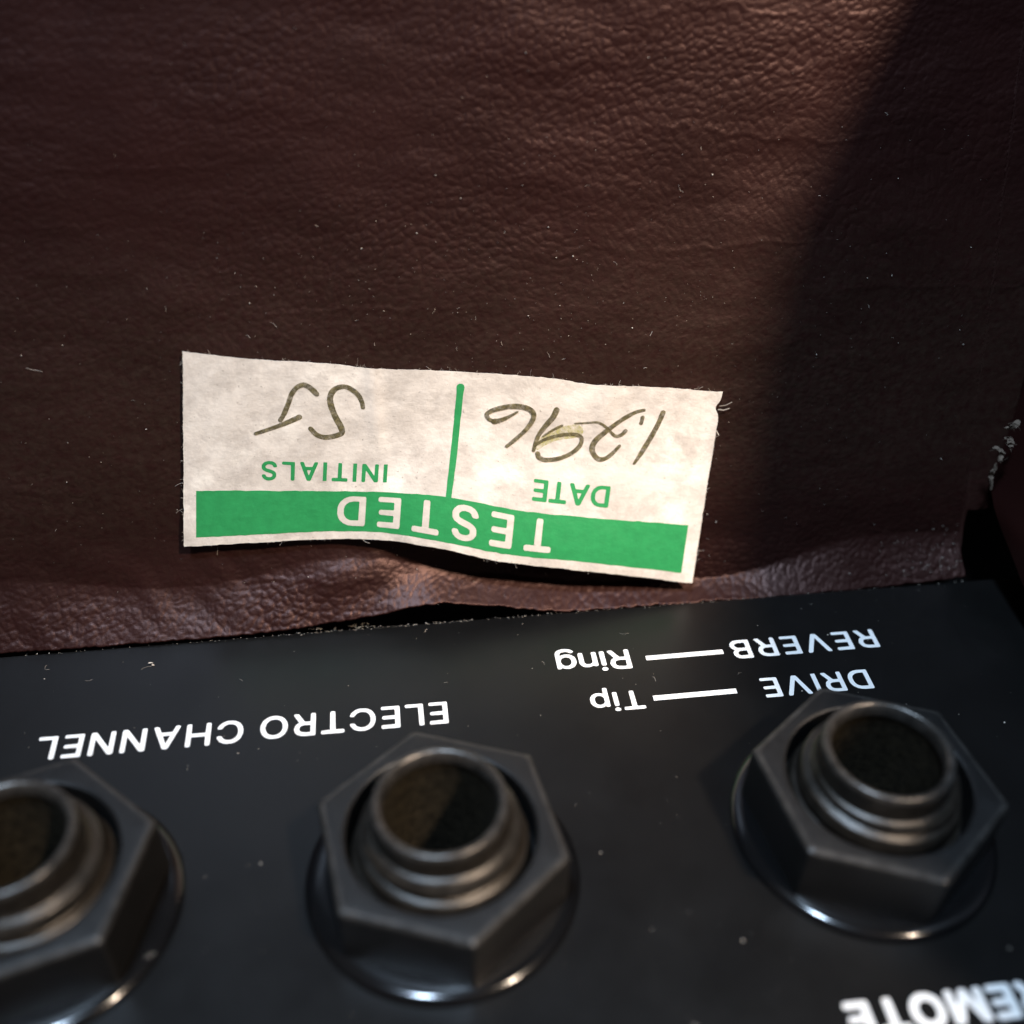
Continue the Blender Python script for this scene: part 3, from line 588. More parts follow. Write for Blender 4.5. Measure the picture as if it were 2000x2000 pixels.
# ------------------------------------------------------------------ jack sockets
def lathe(profile, n, radius_fn=None):
    verts, faces = [], []
    for j, (r, z) in enumerate(profile):
        for i in range(n):
            a = i * math.tau / n
            rr, zz = (r, z) if radius_fn is None else radius_fn(r, z, a, j)
            verts.append((rr * math.cos(a), rr * math.sin(a), zz))
    for j in range(len(profile) - 1):
        for i in range(n):
            i2 = (i + 1) % n
            faces.append((j * n + i, j * n + i2, (j + 1) * n + i2, (j + 1) * n + i))
    return verts, faces


def hex_nut_mesh(ang):
    R0, ZB, ZT = 6.98, 0.14, 4.42
    angs = []
    for s in range(6):
        for f in (0.0, 0.012, 0.03, 0.06, 0.12, 0.22, 0.36, 0.5, 0.64, 0.78, 0.88, 0.94, 0.97, 0.988):
            angs.append((s + f) * math.pi / 3)
    def hexr(a, R, rc):
        q = (a % (math.pi / 3)) - math.pi / 6
        return min(R * math.cos(math.pi / 6) / math.cos(q), rc)
    rings = [  # (corner radius, rounding radius, z)
        (R0 - 0.25, 6.75, ZB), (R0, 6.93, ZB + 0.2), (R0, 6.93, ZT - 0.34), (R0 - 0.07, 6.86, ZT - 0.14), (R0 - 0.22, 6.70, ZT - 0.03), (R0 - 0.44, 6.46, ZT)]
    verts, faces = [], []
    for R, rc, z in rings:
        for a in angs:
            r = hexr(a, R, rc)
            verts.append((r * math.cos(a + ang), r * math.sin(a + ang), z))
    for r, z in ((5.20, ZT - 0.01), (5.06, ZT - 0.10), (5.0, ZT - 2.4), (4.3, ZT - 2.5)):
        for a in angs:
            verts.append((r * math.cos(a + ang), r * math.sin(a + ang), z))
    n = len(angs); nr = len(rings) + 4
    for j in range(nr - 1):
        for i in range(n):
            i2 = (i + 1) % n
            faces.append((j * n + i, j * n + i2, (j + 1) * n + i2, (j + 1) * n + i))
    return verts, faces


def barrel_mesh(phase):
    n = 96
    Z0, Z1, PITCH = 0.9, 5.35, 1.3
    prof = [(4.1, Z0 + (Z1 - Z0) * i / 72) for i in range(73)]
    def thread(r, z, a, j):
        if j <= 72:
            ph = ((z / PITCH) + a / math.tau + phase) % 1.0
            tri = abs(2 * ph - 1)                                  # 0 root .. 1 crest
            crest = min(1.0, max(0.0, (tri - 0.16) / 0.34))
            fade = min(1.0, max(0.0, (Z1 - z) / 0.5))
            taper = 0.74 * min(1.0, (Z1 - z) / 2.5)
            return 3.66 + taper + 0.44 * crest * fade ** 0.5, z
        return r, z
    prof += [(3.63, 5.62), (3.60, 5.9), (3.57, 6.30), (3.56, 6.52), (3.53, 6.68), (3.46, 6.79), (3.36, 6.85), (3.24, 6.85), (3.12, 6.78), (3.03, 6.64), (2.98, 6.42), (2.96, 6.1)]
    return lathe(prof, n, thread)


WASH = [(4.4, 0.30), (6.2, 0.44), (6.6, 0.46), (6.85, 0.45), (7.08, 0.41), (7.28, 0.34), (7.44, 0.24), (7.54, 0.13), (7.58, 0.0)]
BORE = [(2.96, 6.1), (3.05, 5.7), (3.05, 5.0), (3.05, 2.0), (3.05, -3.0), (3.05, -9.0), (2.6, -9.2), (0.01, -9.3)]
JLAB = ['black hex nut jack socket, middle of three, below the word ELECTRO',
        'black hex nut jack socket covering the foot of the word DRIVE',
        'black hex nut jack socket below CHANNEL, half out of the picture at the left']


def shift(vs, x, y): return [(a + x, b + y, c) for a, b, c in vs]


bore_v, bore_f = lathe(BORE, 64)
bore_f = [f[::-1] for f in bore_f]
wash_v, wash_f = lathe(WASH, 96)
wash_f = [f[::-1] for f in wash_f]
for k, (x, y, a) in enumerate(JACKS):
    j = empty('jack_socket', (x, y, 0), JLAB[k], 'jack socket', 'jack sockets in the black panel')
    mesh_obj('washer', shift(wash_v, x, y), wash_f, M_WASHER, j, angle=40, origin=(x, y, 0))
    v, f = hex_nut_mesh(a)
    nut = mesh_obj('hex_nut', shift(v, x, y), f, M_NUT, j, angle=28, origin=(x, y, 0))
    nut.data.materials.append(M_EDGE_GLINT)
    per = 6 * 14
    for fi in range(2 * per, 5 * per): nut.data.polygons[fi].material_index = 1          # bevel highlight painted in as a lighter colour
    v, f = barrel_mesh((0.42, 0.15, 0.55)[k])
    b = mesh_obj('barrel', shift(v, x, y), f, M_BARREL, j, angle=60, origin=(x, y, 0))
    b.data.materials.append(M_RIM_GLINT)
    for fi in range(76 * 96, len(f)): b.data.polygons[fi].material_index = 1              # rim glint put into a paler metal colour
    mesh_obj('bore', shift(bore_v, x, y), bore_f, M_BORE, b, origin=(x, y, 0))

# ------------------------------------------------------------------ the test label
LW, LH = 35.2, 13.4
TAB = np.array([[[-12.817,18.96],[-12.009,18.814],[-11.197,18.668],[-10.382,18.523],[-9.562,18.388],[-8.736,18.273],[-7.906,18.175],[-7.071,18.084],[-6.233,17.994],[-5.392,17.903],[-4.549,17.81],[-3.704,17.698],[-2.858,17.554],[-2.01,17.398],[-1.156,17.27],[-0.295,17.185],[0.57,17.117],[1.438,17.048],[2.308,16.974],[3.182,16.895],[4.058,16.809],[4.937,16.713],[5.819,16.613],[6.704,16.511],[7.592,16.404],[8.484,16.289],[9.379,16.169],[10.277,16.037],[11.179,15.873],[12.084,15.677],[12.994,15.491],[13.908,15.359],[14.826,15.273],[15.747,15.197],[16.671,15.116],[17.599,15.023],[18.53,14.914],[19.466,14.797],[20.405,14.677],[21.348,14.557],[22.295,14.436]],[[-12.962,17.855],[-12.152,17.719],[-11.339,17.582],[-10.523,17.447],[-9.702,17.32],[-8.875,17.212],[-8.044,17.119],[-7.209,17.031],[-6.371,16.944],[-5.53,16.857],[-4.686,16.767],[-3.84,16.661],[-2.994,16.526],[-2.146,16.379],[-1.291,16.257],[-0.431,16.173],[0.434,16.103],[1.301,16.03],[2.171,15.951],[3.043,15.866],[3.919,15.771],[4.797,15.664],[5.678,15.549],[6.562,15.429],[7.45,15.305],[8.341,15.175],[9.236,15.043],[10.134,14.903],[11.035,14.738],[11.941,14.546],[12.85,14.365],[13.764,14.231],[14.682,14.138],[15.602,14.055],[16.526,13.967],[17.454,13.868],[18.386,13.756],[19.321,13.636],[20.26,13.514],[21.203,13.392],[22.15,13.269]],[[-13.109,16.738],[-12.298,16.611],[-11.483,16.484],[-10.665,16.359],[-9.843,16.241],[-9.015,16.14],[-8.184,16.051],[-7.348,15.967],[-6.51,15.883],[-5.669,15.8],[-4.824,15.714],[-3.979,15.614],[-3.132,15.488],[-2.283,15.35],[-1.428,15.234],[-0.568,15.151],[0.296,15.079],[1.163,15.002],[2.032,14.918],[2.904,14.826],[3.778,14.724],[4.655,14.605],[5.536,14.474],[6.419,14.337],[7.306,14.194],[8.196,14.048],[9.091,13.905],[9.989,13.757],[10.89,13.59],[11.795,13.403],[12.705,13.226],[13.618,13.09],[14.536,12.99],[15.456,12.9],[16.381,12.805],[17.308,12.701],[18.24,12.586],[19.175,12.463],[20.114,12.339],[21.057,12.214],[22.004,12.088]],[[-13.257,15.608],[-12.445,15.49],[-11.629,15.373],[-10.809,15.259],[-9.985,15.151],[-9.157,15.056],[-8.325,14.972],[-7.489,14.891],[-6.65,14.811],[-5.809,14.732],[-4.964,14.65],[-4.118,14.555],[-3.271,14.438],[-2.421,14.311],[-1.566,14.201],[-0.707,14.118],[0.157,14.045],[1.023,13.964],[1.891,13.875],[2.763,13.777],[3.636,13.666],[4.513,13.535],[5.392,13.389],[6.274,13.233],[7.16,13.071],[8.05,12.91],[8.944,12.755],[9.841,12.6],[10.743,12.431],[11.648,12.248],[12.557,12.075],[13.47,11.938],[14.388,11.831],[15.308,11.733],[16.232,11.631],[17.16,11.522],[18.091,11.402],[19.027,11.277],[19.966,11.151],[20.909,11.023],[21.855,10.895]],[[-13.408,14.465],[-12.593,14.357],[-11.776,14.251],[-10.954,14.147],[-10.13,14.048],[-9.301,13.96],[-8.468,13.881],[-7.632,13.804],[-6.793,13.728],[-5.951,13.652],[-5.106,13.574],[-4.259,13.485],[-3.411,13.378],[-2.561,13.262],[-1.706,13.16],[-0.846,13.08],[0.016,13.006],[0.881,12.925],[1.748,12.832],[2.618,12.729],[3.49,12.611],[4.364,12.47],[5.241,12.308],[6.121,12.134],[7.005,11.954],[7.894,11.776],[8.786,11.609],[9.683,11.446],[10.583,11.276],[11.487,11.098],[12.396,10.929],[13.309,10.79],[14.225,10.675],[15.146,10.568],[16.07,10.459],[16.997,10.343],[17.929,10.22],[18.864,10.091],[19.803,9.962],[20.745,9.832],[21.691,9.701]],[[-13.56,13.309],[-12.744,13.211],[-11.924,13.115],[-11.102,13.022],[-10.276,12.933],[-9.446,12.852],[-8.612,12.777],[-7.776,12.705],[-6.936,12.633],[-6.094,12.561],[-5.249,12.487],[-4.402,12.404],[-3.553,12.307],[-2.702,12.203],[-1.846,12.111],[-0.987,12.036],[-0.126,11.966],[0.738,11.886],[1.602,11.792],[2.469,11.687],[3.338,11.565],[4.209,11.414],[5.083,11.237],[5.961,11.044],[6.842,10.845],[7.728,10.652],[8.618,10.472],[9.513,10.302],[10.411,10.13],[11.314,9.957],[12.221,9.792],[13.132,9.65],[14.048,9.527],[14.968,9.411],[15.892,9.293],[16.819,9.17],[17.751,9.041],[18.686,8.909],[19.624,8.775],[20.566,8.642],[21.511,8.509]],[[-13.713,12.139],[-12.896,12.051],[-12.075,11.967],[-11.25,11.885],[-10.423,11.806],[-9.592,11.732],[-8.758,11.662],[-7.921,11.594],[-7.081,11.526],[-6.239,11.457],[-5.393,11.388],[-4.546,11.312],[-3.696,11.225],[-2.844,11.135],[-1.988,11.054],[-1.129,10.987],[-0.269,10.921],[0.593,10.845],[1.455,10.753],[2.318,10.648],[3.184,10.523],[4.051,10.364],[4.921,10.171],[5.795,9.96],[6.673,9.742],[7.556,9.532],[8.443,9.341],[9.335,9.162],[10.231,8.989],[11.131,8.821],[12.037,8.661],[12.947,8.515],[13.861,8.383],[14.78,8.257],[15.704,8.129],[16.631,7.998],[17.563,7.863],[18.498,7.726],[19.436,7.589],[20.377,7.452],[21.321,7.316]],[[-13.869,10.956],[-13.049,10.879],[-12.226,10.805],[-11.401,10.735],[-10.572,10.666],[-9.74,10.6],[-8.906,10.535],[-8.068,10.471],[-7.228,10.407],[-6.385,10.342],[-5.539,10.277],[-4.692,10.207],[-3.841,10.131],[-2.987,10.056],[-2.131,9.989],[-1.273,9.929],[-0.413,9.871],[0.446,9.8],[1.306,9.712],[2.166,9.608],[3.027,9.481],[3.89,9.314],[4.756,9.106],[5.627,8.876],[6.501,8.639],[7.381,8.413],[8.265,8.209],[9.154,8.023],[10.047,7.849],[10.945,7.685],[11.848,7.529],[12.756,7.38],[13.669,7.239],[14.588,7.101],[15.511,6.963],[16.438,6.823],[17.369,6.681],[18.304,6.539],[19.242,6.397],[20.182,6.257],[21.124,6.118]],[[-14.024,9.759],[-13.203,9.692],[-12.379,9.631],[-11.552,9.572],[-10.722,9.515],[-9.889,9.457],[-9.054,9.399],[-8.216,9.341],[-7.375,9.283],[-6.532,9.224],[-5.686,9.165],[-4.838,9.103],[-3.986,9.039],[-3.132,8.979],[-2.275,8.923],[-1.417,8.87],[-0.559,8.815],[0.299,8.745],[1.155,8.655],[2.012,8.547],[2.869,8.415],[3.728,8.24],[4.591,8.019],[5.458,7.773],[6.329,7.521],[7.205,7.282],[8.086,7.069],[8.972,6.878],[9.862,6.704],[10.757,6.545],[11.658,6.392],[12.565,6.24],[13.477,6.088],[14.395,5.938],[15.317,5.787],[16.244,5.636],[17.175,5.485],[18.11,5.334],[19.048,5.185],[19.987,5.038],[20.928,4.895]],[[-14.182,8.534],[-13.36,8.478],[-12.534,8.43],[-11.705,8.387],[-10.873,8.346],[-10.039,8.305],[-9.202,8.264],[-8.363,8.222],[-7.521,8.181],[-6.676,8.139],[-5.829,8.097],[-4.98,8.049],[-4.127,7.999],[-3.272,7.95],[-2.416,7.898],[-1.559,7.836],[-0.704,7.762],[0.15,7.666],[1.002,7.547],[1.854,7.409],[2.707,7.251],[3.563,7.061],[4.422,6.837],[5.287,6.594],[6.156,6.348],[7.03,6.115],[7.91,5.91],[8.793,5.727],[9.681,5.56],[10.574,5.404],[11.473,5.251],[12.378,5.095],[13.289,4.934],[14.206,4.766],[15.128,4.593],[16.055,4.419],[16.986,4.245],[17.921,4.071],[18.859,3.901],[19.798,3.737],[20.738,3.582]],[[-14.343,7.295],[-13.519,7.249],[-12.691,7.215],[-11.86,7.189],[-11.027,7.164],[-10.191,7.14],[-9.352,7.116],[-8.511,7.091],[-7.668,7.067],[-6.822,7.043],[-5.973,7.017],[-5.123,6.984],[-4.27,6.947],[-3.414,6.91],[-2.558,6.86],[-1.703,6.789],[-0.851,6.693],[-0.0,6.569],[0.848,6.418],[1.697,6.247],[2.546,6.061],[3.399,5.856],[4.257,5.628],[5.12,5.388],[5.988,5.148],[6.861,4.922],[7.738,4.723],[8.62,4.549],[9.507,4.389],[10.398,4.236],[11.296,4.083],[12.2,3.924],[13.109,3.753],[14.025,3.568],[14.947,3.373],[15.874,3.176],[16.805,2.979],[17.74,2.783],[18.678,2.591],[19.618,2.41],[20.558,2.242]],[[-14.504,6.059],[-13.675,6.05],[-12.844,6.04],[-12.012,6.029],[-11.177,6.017],[-10.34,6.004],[-9.501,5.989],[-8.659,5.972],[-7.815,5.954],[-6.969,5.933],[-6.121,5.907],[-5.271,5.876],[-4.418,5.846],[-3.561,5.82],[-2.704,5.784],[-1.849,5.727],[-0.996,5.639],[-0.146,5.526],[0.702,5.389],[1.55,5.227],[2.398,5.043],[3.249,4.827],[4.103,4.564],[4.963,4.269],[5.828,3.987],[6.7,3.75],[7.576,3.553],[8.458,3.374],[9.343,3.203],[10.233,3.034],[11.13,2.861],[12.033,2.681],[12.942,2.494],[13.858,2.298],[14.779,2.096],[15.706,1.893],[16.637,1.69],[17.572,1.488],[18.51,1.288],[19.45,1.092],[20.39,0.901]]])                            # measured wall positions (x, v) over the label, rows from its upper edge
sticker_o = empty('test_label', wallpt(np.array(3.8), np.array(10.0), np.array(0.1)).tolist(),
                  'cream paper label with green TESTED band stuck upside down on the maroon vinyl', 'label')
NTb, NSb = TAB.shape[:2]


def cr_w(f):
    return np.stack([-0.5 * f + f ** 2 - 0.5 * f ** 3, 1 - 2.5 * f ** 2 + 1.5 * f ** 3, 0.5 * f + 2 * f ** 2 - 1.5 * f ** 3, -0.5 * f ** 2 + 0.5 * f ** 3], 0)


TP = np.pad(TAB, ((1, 1), (1, 1), (0, 0)), mode='reflect', reflect_type='odd')


def label_xy(s, t):
    s = np.clip(s, 0, 1); t = np.clip(t, 0, 1)
    fs_, ft_ = s * (NSb - 1), t * (NTb - 1)
    i = np.minimum(np.floor(fs_).astype(int), NSb - 2); j = np.minimum(np.floor(ft_).astype(int), NTb - 2)
    ws_, wt_ = cr_w(fs_ - i), cr_w(ft_ - j)
    out = 0
    for b in range(4):
        for a in range(4):
            out = out + (ws_[a] * wt_[b])[..., None] * TP[j + b, i + a]
    return out


def label_d(s, t):
    d = 0.12 + 1.15 * sm(.25, 1., t) * sm(.28, .55, s) * (1 - .35 * sm(.7, 1, s)) + .05 * sm(.6, 1, t) * (1 - sm(0, .25, s))
    a, b = s * LW, t * LH
    # soft creases in the paper
    d = d + 0.035 * vnoise(a * 0.35, b * 0.45, 21) + 0.014 * vnoise(a * 1.1 + 5, b * 1.2, 22)
    d = d + 0.13 * np.exp(-((a - 12.3 - 0.12 * b) / 0.55) ** 2) * (1 - sm(0.25, 0.6, t))      # crease near the upper edge
    d = d + 0.10 * np.exp(-((a - 28.0 + 0.1 * b) / 0.8) ** 2) * (1 - sm(0.1, 0.5, t))
    return d


def label_pt(a, b, lift=0.0):
    a = np.asarray(a, float); b = np.asarray(b, float)
    s, t = a / LW, b / LH
    xy = label_xy(s, t)
    ex = a - np.clip(a, 0, LW); ey = b - np.clip(b, 0, LH)
    return wallpt(xy[..., 0] + ex, xy[..., 1] - ey, label_d(np.clip(s, 0, 1), np.clip(t, 0, 1)) + lift)


# paper: a fine sheet with a slightly ragged cut edge and real thickness
ga = np.linspace(0, 1, 221); gb = np.linspace(0, 1, 91)
GA, GB = np.meshgrid(ga, gb)
A_ = GA * LW; B_ = GB * LH
rag = lambda q, sd: 0.022 * vnoise(q * 2.3, q * 0 + sd, sd) + 0.014 * vnoise(q * 6.1, q * 0 + sd, sd + 1)
A_ = A_ + np.where(GA < 0.004, rag(B_, 31), 0) + np.where(GA > 0.996, rag(B_, 33), 0)
B_ = B_ + np.where(GB < 0.008, rag(A_, 35), 0) + np.where(GB > 0.992, rag(A_, 37), 0)
# nick in the upper right corner
nick = np.exp(-((GA - 1) * LW / 0.7) ** 2 - ((GB * LH - 1.1) / 0.4) ** 2)
A_ = A_ - 0.28 * nick
top = label_pt(A_, B_)
nyp, nxp = A_.shape
pv = top.reshape(-1, 3)
pf = [(j * nxp + i, (j + 1) * nxp + i, (j + 1) * nxp + i + 1, j * nxp + i + 1) for j in range(nyp - 1) for i in range(nxp - 1)]
rim_idx = [i for i in range(nxp)] + [j * nxp + nxp - 1 for j in range(1, nyp)] + [(nyp - 1) * nxp + i for i in range(nxp - 2, -1, -1)] + [j * nxp for j in range(nyp - 2, 0, -1)]
low = pv[rim_idx] - WOUT * 0.11
nb = len(pv)
pv2 = np.concatenate([pv, low])
for q in range(len(rim_idx)):
    q2 = (q + 1) % len(rim_idx)
    pf.append((rim_idx[q], rim_idx[q2], nb + q2, nb + q))
puv = np.stack([A_, B_], -1).reshape(-1, 2)
puv = np.concatenate([puv, puv[rim_idx]])
mesh_obj('paper', pv2.tolist(), pf, M_PAPER, sticker_o, angle=50, uv=puv, origin=tuple(sticker_o.location / S))


def on_label(name, V2, T, mat, lift, lab=None):
    """cut flat artwork into small pieces and lay it over the curved paper"""
    bm = bmesh.new()
    vs = [bm.verts.new((x, y, 0)) for x, y in V2]
    for t in T:
        try: bm.faces.new([vs[i] for i in t])
        except ValueError: pass
    a0, a1 = min(v[0] for v in V2), max(v[0] for v in V2)
    b0, b1 = min(v[1] for v in V2), max(v[1] for v in V2)
    for lo, hi, ax in ((a0, a1, 0), (b0, b1, 1)):
        q = math.floor(lo / 0.4) * 0.4 + 0.4
        while q < hi:
            no = (1, 0, 0) if ax == 0 else (0, 1, 0)
            co = (q, 0, 0) if ax == 0 else (0, q, 0)
            bmesh.ops.bisect_plane(bm, geom=bm.verts[:] + bm.edges[:] + bm.faces[:], plane_co=co, plane_no=no, dist=1e-5)
            q += 0.4
    bm.verts.ensure_lookup_table(); bm.verts.index_update()
    P2 = np.array([(v.co.x, v.co.y) for v in bm.verts])
    F = [[v.index for v in f.verts] for f in bm.faces]
    bm.free()
    lf = np.array([lift(p) for p in P2]) if callable(lift) else lift
    P3 = label_pt(P2[:, 0], P2[:, 1], lf)
    out = []
    for f in F:
        p = P3[f]
        nrm = np.cross(p[1] - p[0], p[2] - p[0])
        out.append(f if nrm.dot(WOUT) > 0 else f[::-1])
    o = mesh_obj(name, P3.tolist(), out, mat, sticker_o, uv=P2, origin=tuple(sticker_o.location / S))
    if lab: o['label'] = lab
    return o


def wob(q, sd): return 0.035 * float(vnoise(np.array(q * 2.1), np.array(0.3), sd)) + 0.02 * float(vnoise(np.array(q * 6.7), np.array(0.7), sd + 3))


# green band with a slightly uneven printed edge
n = 90
ta = np.linspace(0.86, LW - 0.86, n)
bt = [9.55 + wob(q, 41) for q in ta]; bb = [12.78 + wob(q, 43) for q in ta]
V2 = [(a, b) for a, b in zip(ta, bt)] + [(a, b) for a, b in zip(ta, bb)]
on_label('green_band', V2, [(i, i + 1, n + i + 1, n + i) for i in range(n - 1)], M_GREEN, 0.012, 'solid green printed band')


def label_word(body, weight, a_right, a_left, b_base, cap, mat, lift, lab):
    V, T = text_tris(body, weight, cap, a_right - a_left)
    on_label('lettering', [(a_right - x, b_base + y) for x, y in V], T, mat, lift, lab)


label_word('TESTED', 'b', 25.25, 10.52, 9.92, 2.42, M_KNOCK, 0.024, 'cream word TESTED in the green band')
label_word('INITIALS', 'b', 13.78, 5.28, 7.38, 1.40, M_GREEN, 0.012, 'green word INITIALS')
label_word('DATE', 'b', 28.78, 23.60, 7.18, 1.56, M_GREEN, 0.012, 'green word DATE')


def ribbon(pts, width, sub=5, gain=1.0):
    P = np.array(pts, float)
    Q = np.concatenate([[2 * P[0] - P[1]], P, [2 * P[-1] - P[-2]]])
    c = []
    for i in range(1, len(Q) - 2):
        for k in range(sub):
            f = k / sub
            w = cr_w(np.array(f))
            c.append(w[0] * Q[i - 1] + w[1] * Q[i] + w[2] * Q[i + 1] + w[3] * Q[i + 2])
    c.append(P[-1]); c = np.array(c)
    t = np.gradient(c, axis=0); t /= np.linalg.norm(t, axis=1)[:, None] + 1e-9
    nr = np.stack([-t[:, 1], t[:, 0]], 1)
    s = np.linspace(0, 1, len(c))
    w = np.array([width(q) for q in s]) * gain * (1 + 0.10 * vnoise(s * 17 + P[0, 0], s * 0 + 0.5, 51))
    # rounded ends
    L = c + nr * w[:, None] / 2; Rr = c - nr * w[:, None] / 2
    V = L.tolist() + Rr.tolist(); n = len(c)
    T = [(i, i + 1, n + i + 1, n + i) for i in range(n - 1)]
    for e, sg in ((0, -1), (n - 1, 1)):
        b = len(V)
        for q in range(1, 5):
            an = math.pi * q / 5
            V.append((c[e] + nr[e] * math.cos(an) * w[e] / 2 + sg * t[e] * math.sin(an) * w[e] / 2).tolist())
        ring = [e] + list(range(b, b + 4)) + [n + e]
        T += [(ring[0], ring[i], ring[i + 1]) for i in range(1, 5)]
    return V, T


def stroke_mesh(name, strokes, mat, base, lab):
    o_root = None
    for k, (pts, wd) in enumerate(strokes):
        V, T = ribbon(pts, wd, gain=0.98)
        p0 = np.array(pts[0]); ln = np.linalg.norm(np.ptp(np.array(pts), axis=0)) + 1e-6
        lift = lambda p, k=k: base + 0.004 * k + 0.0007 * p[0] * (1 if k % 2 else -1) * 0.2
        on_label(name, V, T, mat, lift, lab if k == 0 else None)


on_label('divider_line', *ribbon([(18.20, 1.14), (18.17, 3.64), (18.13, 6.38), (18.03, 9.62)], lambda q: 0.46 - 0.06 * q + (0.08 if q < 0.06 else 0)), M_GREEN, 0.0122, 'green line between the two fields')
INK = {"S":[[11.894,3.038],[11.779,2.561],[11.443,2.003],[10.793,1.602],[10.222,1.688],[9.834,2.06],[9.705,2.624],[9.845,3.271],[10.139,3.973],[10.478,4.606],[10.591,5.063],[10.251,5.314],[9.499,5.504],[8.909,5.332],[8.486,4.891]],"J":[[8.806,2.293],[8.413,1.897],[7.946,1.661],[7.492,1.879],[7.161,2.399],[6.949,3.132],[6.689,3.878],[6.468,4.337]],"Jb":[[7.716,4.06],[6.845,4.531],[5.923,4.96],[4.823,5.392]],"1":[[31.555,1.736],[31.324,2.604],[30.96,3.594],[30.557,4.552],[30.115,5.489]],"d":[[30.261,2.161],[30.248,2.389],[30.211,2.596]],"2a":[[30.29,1.648],[29.74,1.846],[29.064,2.31],[28.398,2.876],[27.831,3.42],[27.368,3.967],[27.196,4.498],[27.356,4.97],[27.757,5.31],[28.249,5.165],[28.645,4.754],[28.989,4.278]],"2b":[[25.9,2.896],[26.805,2.724],[27.407,2.663],[27.935,2.955],[28.352,3.371],[28.693,3.584],[29.046,3.453],[29.255,3.18]],"9a":[[24.602,2.12],[24.409,2.694],[23.984,3.375],[23.629,4.043],[23.469,4.574],[23.373,5.21]],"9b":[[23.439,4.804],[24.027,4.333],[24.731,3.987],[25.343,3.781],[26.017,3.682],[26.429,3.882],[26.367,4.465],[25.853,5.081],[25.054,5.556],[24.225,5.758],[23.787,5.634],[23.665,5.377]],"9c":[[25.067,3.163],[24.48,3.591],[23.9,4.122]],"6":[[21.583,5.132],[22.141,4.513],[22.728,3.788],[23.082,3.086],[23.117,2.571],[22.667,2.244],[21.928,2.187],[21.125,2.347],[20.418,2.661],[20.067,2.985],[20.219,3.297],[20.59,3.449]],"6b":[[20.59,3.449],[20.979,3.317],[21.479,3.022],[22.068,2.573]]}
fl = lambda a, b=None: (lambda q: a + ((b if b is not None else a) - a) * q)
stroke_mesh('handwriting', [(INK['S'], lambda q: 0.30 + 0.14 * math.sin(q * 3.0)), (INK['J'], fl(0.40, 0.33)), (INK['Jb'], fl(0.40, 0.26))], M_INK, 0.016, 'brown marker initials like an S and a J')
stroke_mesh('handwriting', [(INK['1'], lambda q: 0.34 - 0.2 * max(0, q - 0.75) * 3), (INK['d'], fl(0.26)), (INK['2a'], lambda q: 0.22 + 0.16 * math.sin(q * 3.1)), (INK['2b'], fl(0.12, 0.28)),
                            (INK['9a'], fl(0.40, 0.24)), (INK['9b'], lambda q: 0.22 + 0.12 * q), (INK['9c'], fl(0.18, 0.14)), (INK['6'], lambda q: 0.24 + 0.12 * math.sin(q * 3.1)), (INK['6b'], fl(0.42, 0.14))],
            M_INK, 0.016, 'brown marker numerals written as a date')

k_ = NT('yellowed_ink_smear')
k_.set(Base_Color=(0.46, 0.43, 0.13), Roughness=0.6)
mr_ = k_.n('ShaderNodeMapRange'); mr_.inputs['From Min'].default_value = 0.35; mr_.inputs['From Max'].default_value = 0.65; mr_.inputs['To Max'].default_value = 0.75
k_.l(k_.noise(k_.coords(uv=True, scale=(1, 1, 1)), 1.8, 5, 0.7), mr_.inputs['Value'])
k_.set(Alpha=mr_.outputs[0])
p9 = np.array(INK['9a'])
mid = (p9[2] + p9[4]) / 2
V9, T9 = ribbon([tuple(mid + np.array(q)) for q in ((2.3, -0.55), (1.3, -0.2), (0.4, 0.35), (-0.15, 0.9))], lambda q: 0.95 - 0.45 * q)
on_label('ink_smear', V9, T9, k_.m, 0.0135, 'yellow green smear under the middle numerals')

# ------------------------------------------------------------------ lint, dust and frayed cloth
class Bits:
    def __init__(self): self.v, self.f = [], []

    def speck(self, p, r, nrm):
        b = len(self.v)
        q = rng.normal(size=(6, 3)) * 0.18
        dirs = np.array([(1, 0, 0), (0, 1, 0), (-1, 0, 0), (0, -1, 0), (0, 0, 1), (0, 0, -1)]) + q
        sc_ = r * rng.uniform(0.5, 1.4, size=(1, 3))
        self.v += (np.asarray(p) + nrm * r * 0.4 + dirs * sc_).tolist()
        for i in range(4):
            self.f += [(b + i, b + (i + 1) % 4, b + 4), (b + (i + 1) % 4, b + i, b + 5)]

    def fibre(self, pts, r):
        pts = np.asarray(pts); b = len(self.v); n = len(pts)
        t = np.gradient(pts, axis=0); t /= np.linalg.norm(t, axis=1)[:, None] + 1e-12
        u = np.cross(t, rng.normal(size=3)); u /= np.linalg.norm(u, axis=1)[:, None] + 1e-12
        w = np.cross(t, u)
        for i in range(n):
            for k in range(3):
                a = k * math.tau / 3
                self.v.append((pts[i] + r * (u[i] * math.cos(a) + w[i] * math.sin(a))).tolist())
        for i in range(n - 1):
            for k in range(3):
                k2 = (k + 1) % 3
                self.f.append((b + i * 3 + k, b + i * 3 + k2, b + i * 3 + 3 + k2, b + i * 3 + 3 + k))


def curl(length, n=7, bend=1.0):
    a = rng.uniform(0, math.tau); k = rng.normal() * bend
    p = [np.zeros(2)]
    for i in range(n - 1):
        a += k / n + rng.normal() * 0.25
        p.append(p[-1] + np.array([math.cos(a), math.sin(a)]) * length / (n - 1))
    return np.array(p)


def on_wall_xy(x, v, lift): return wallpt(x, v, wall_d(x, v) + lift)


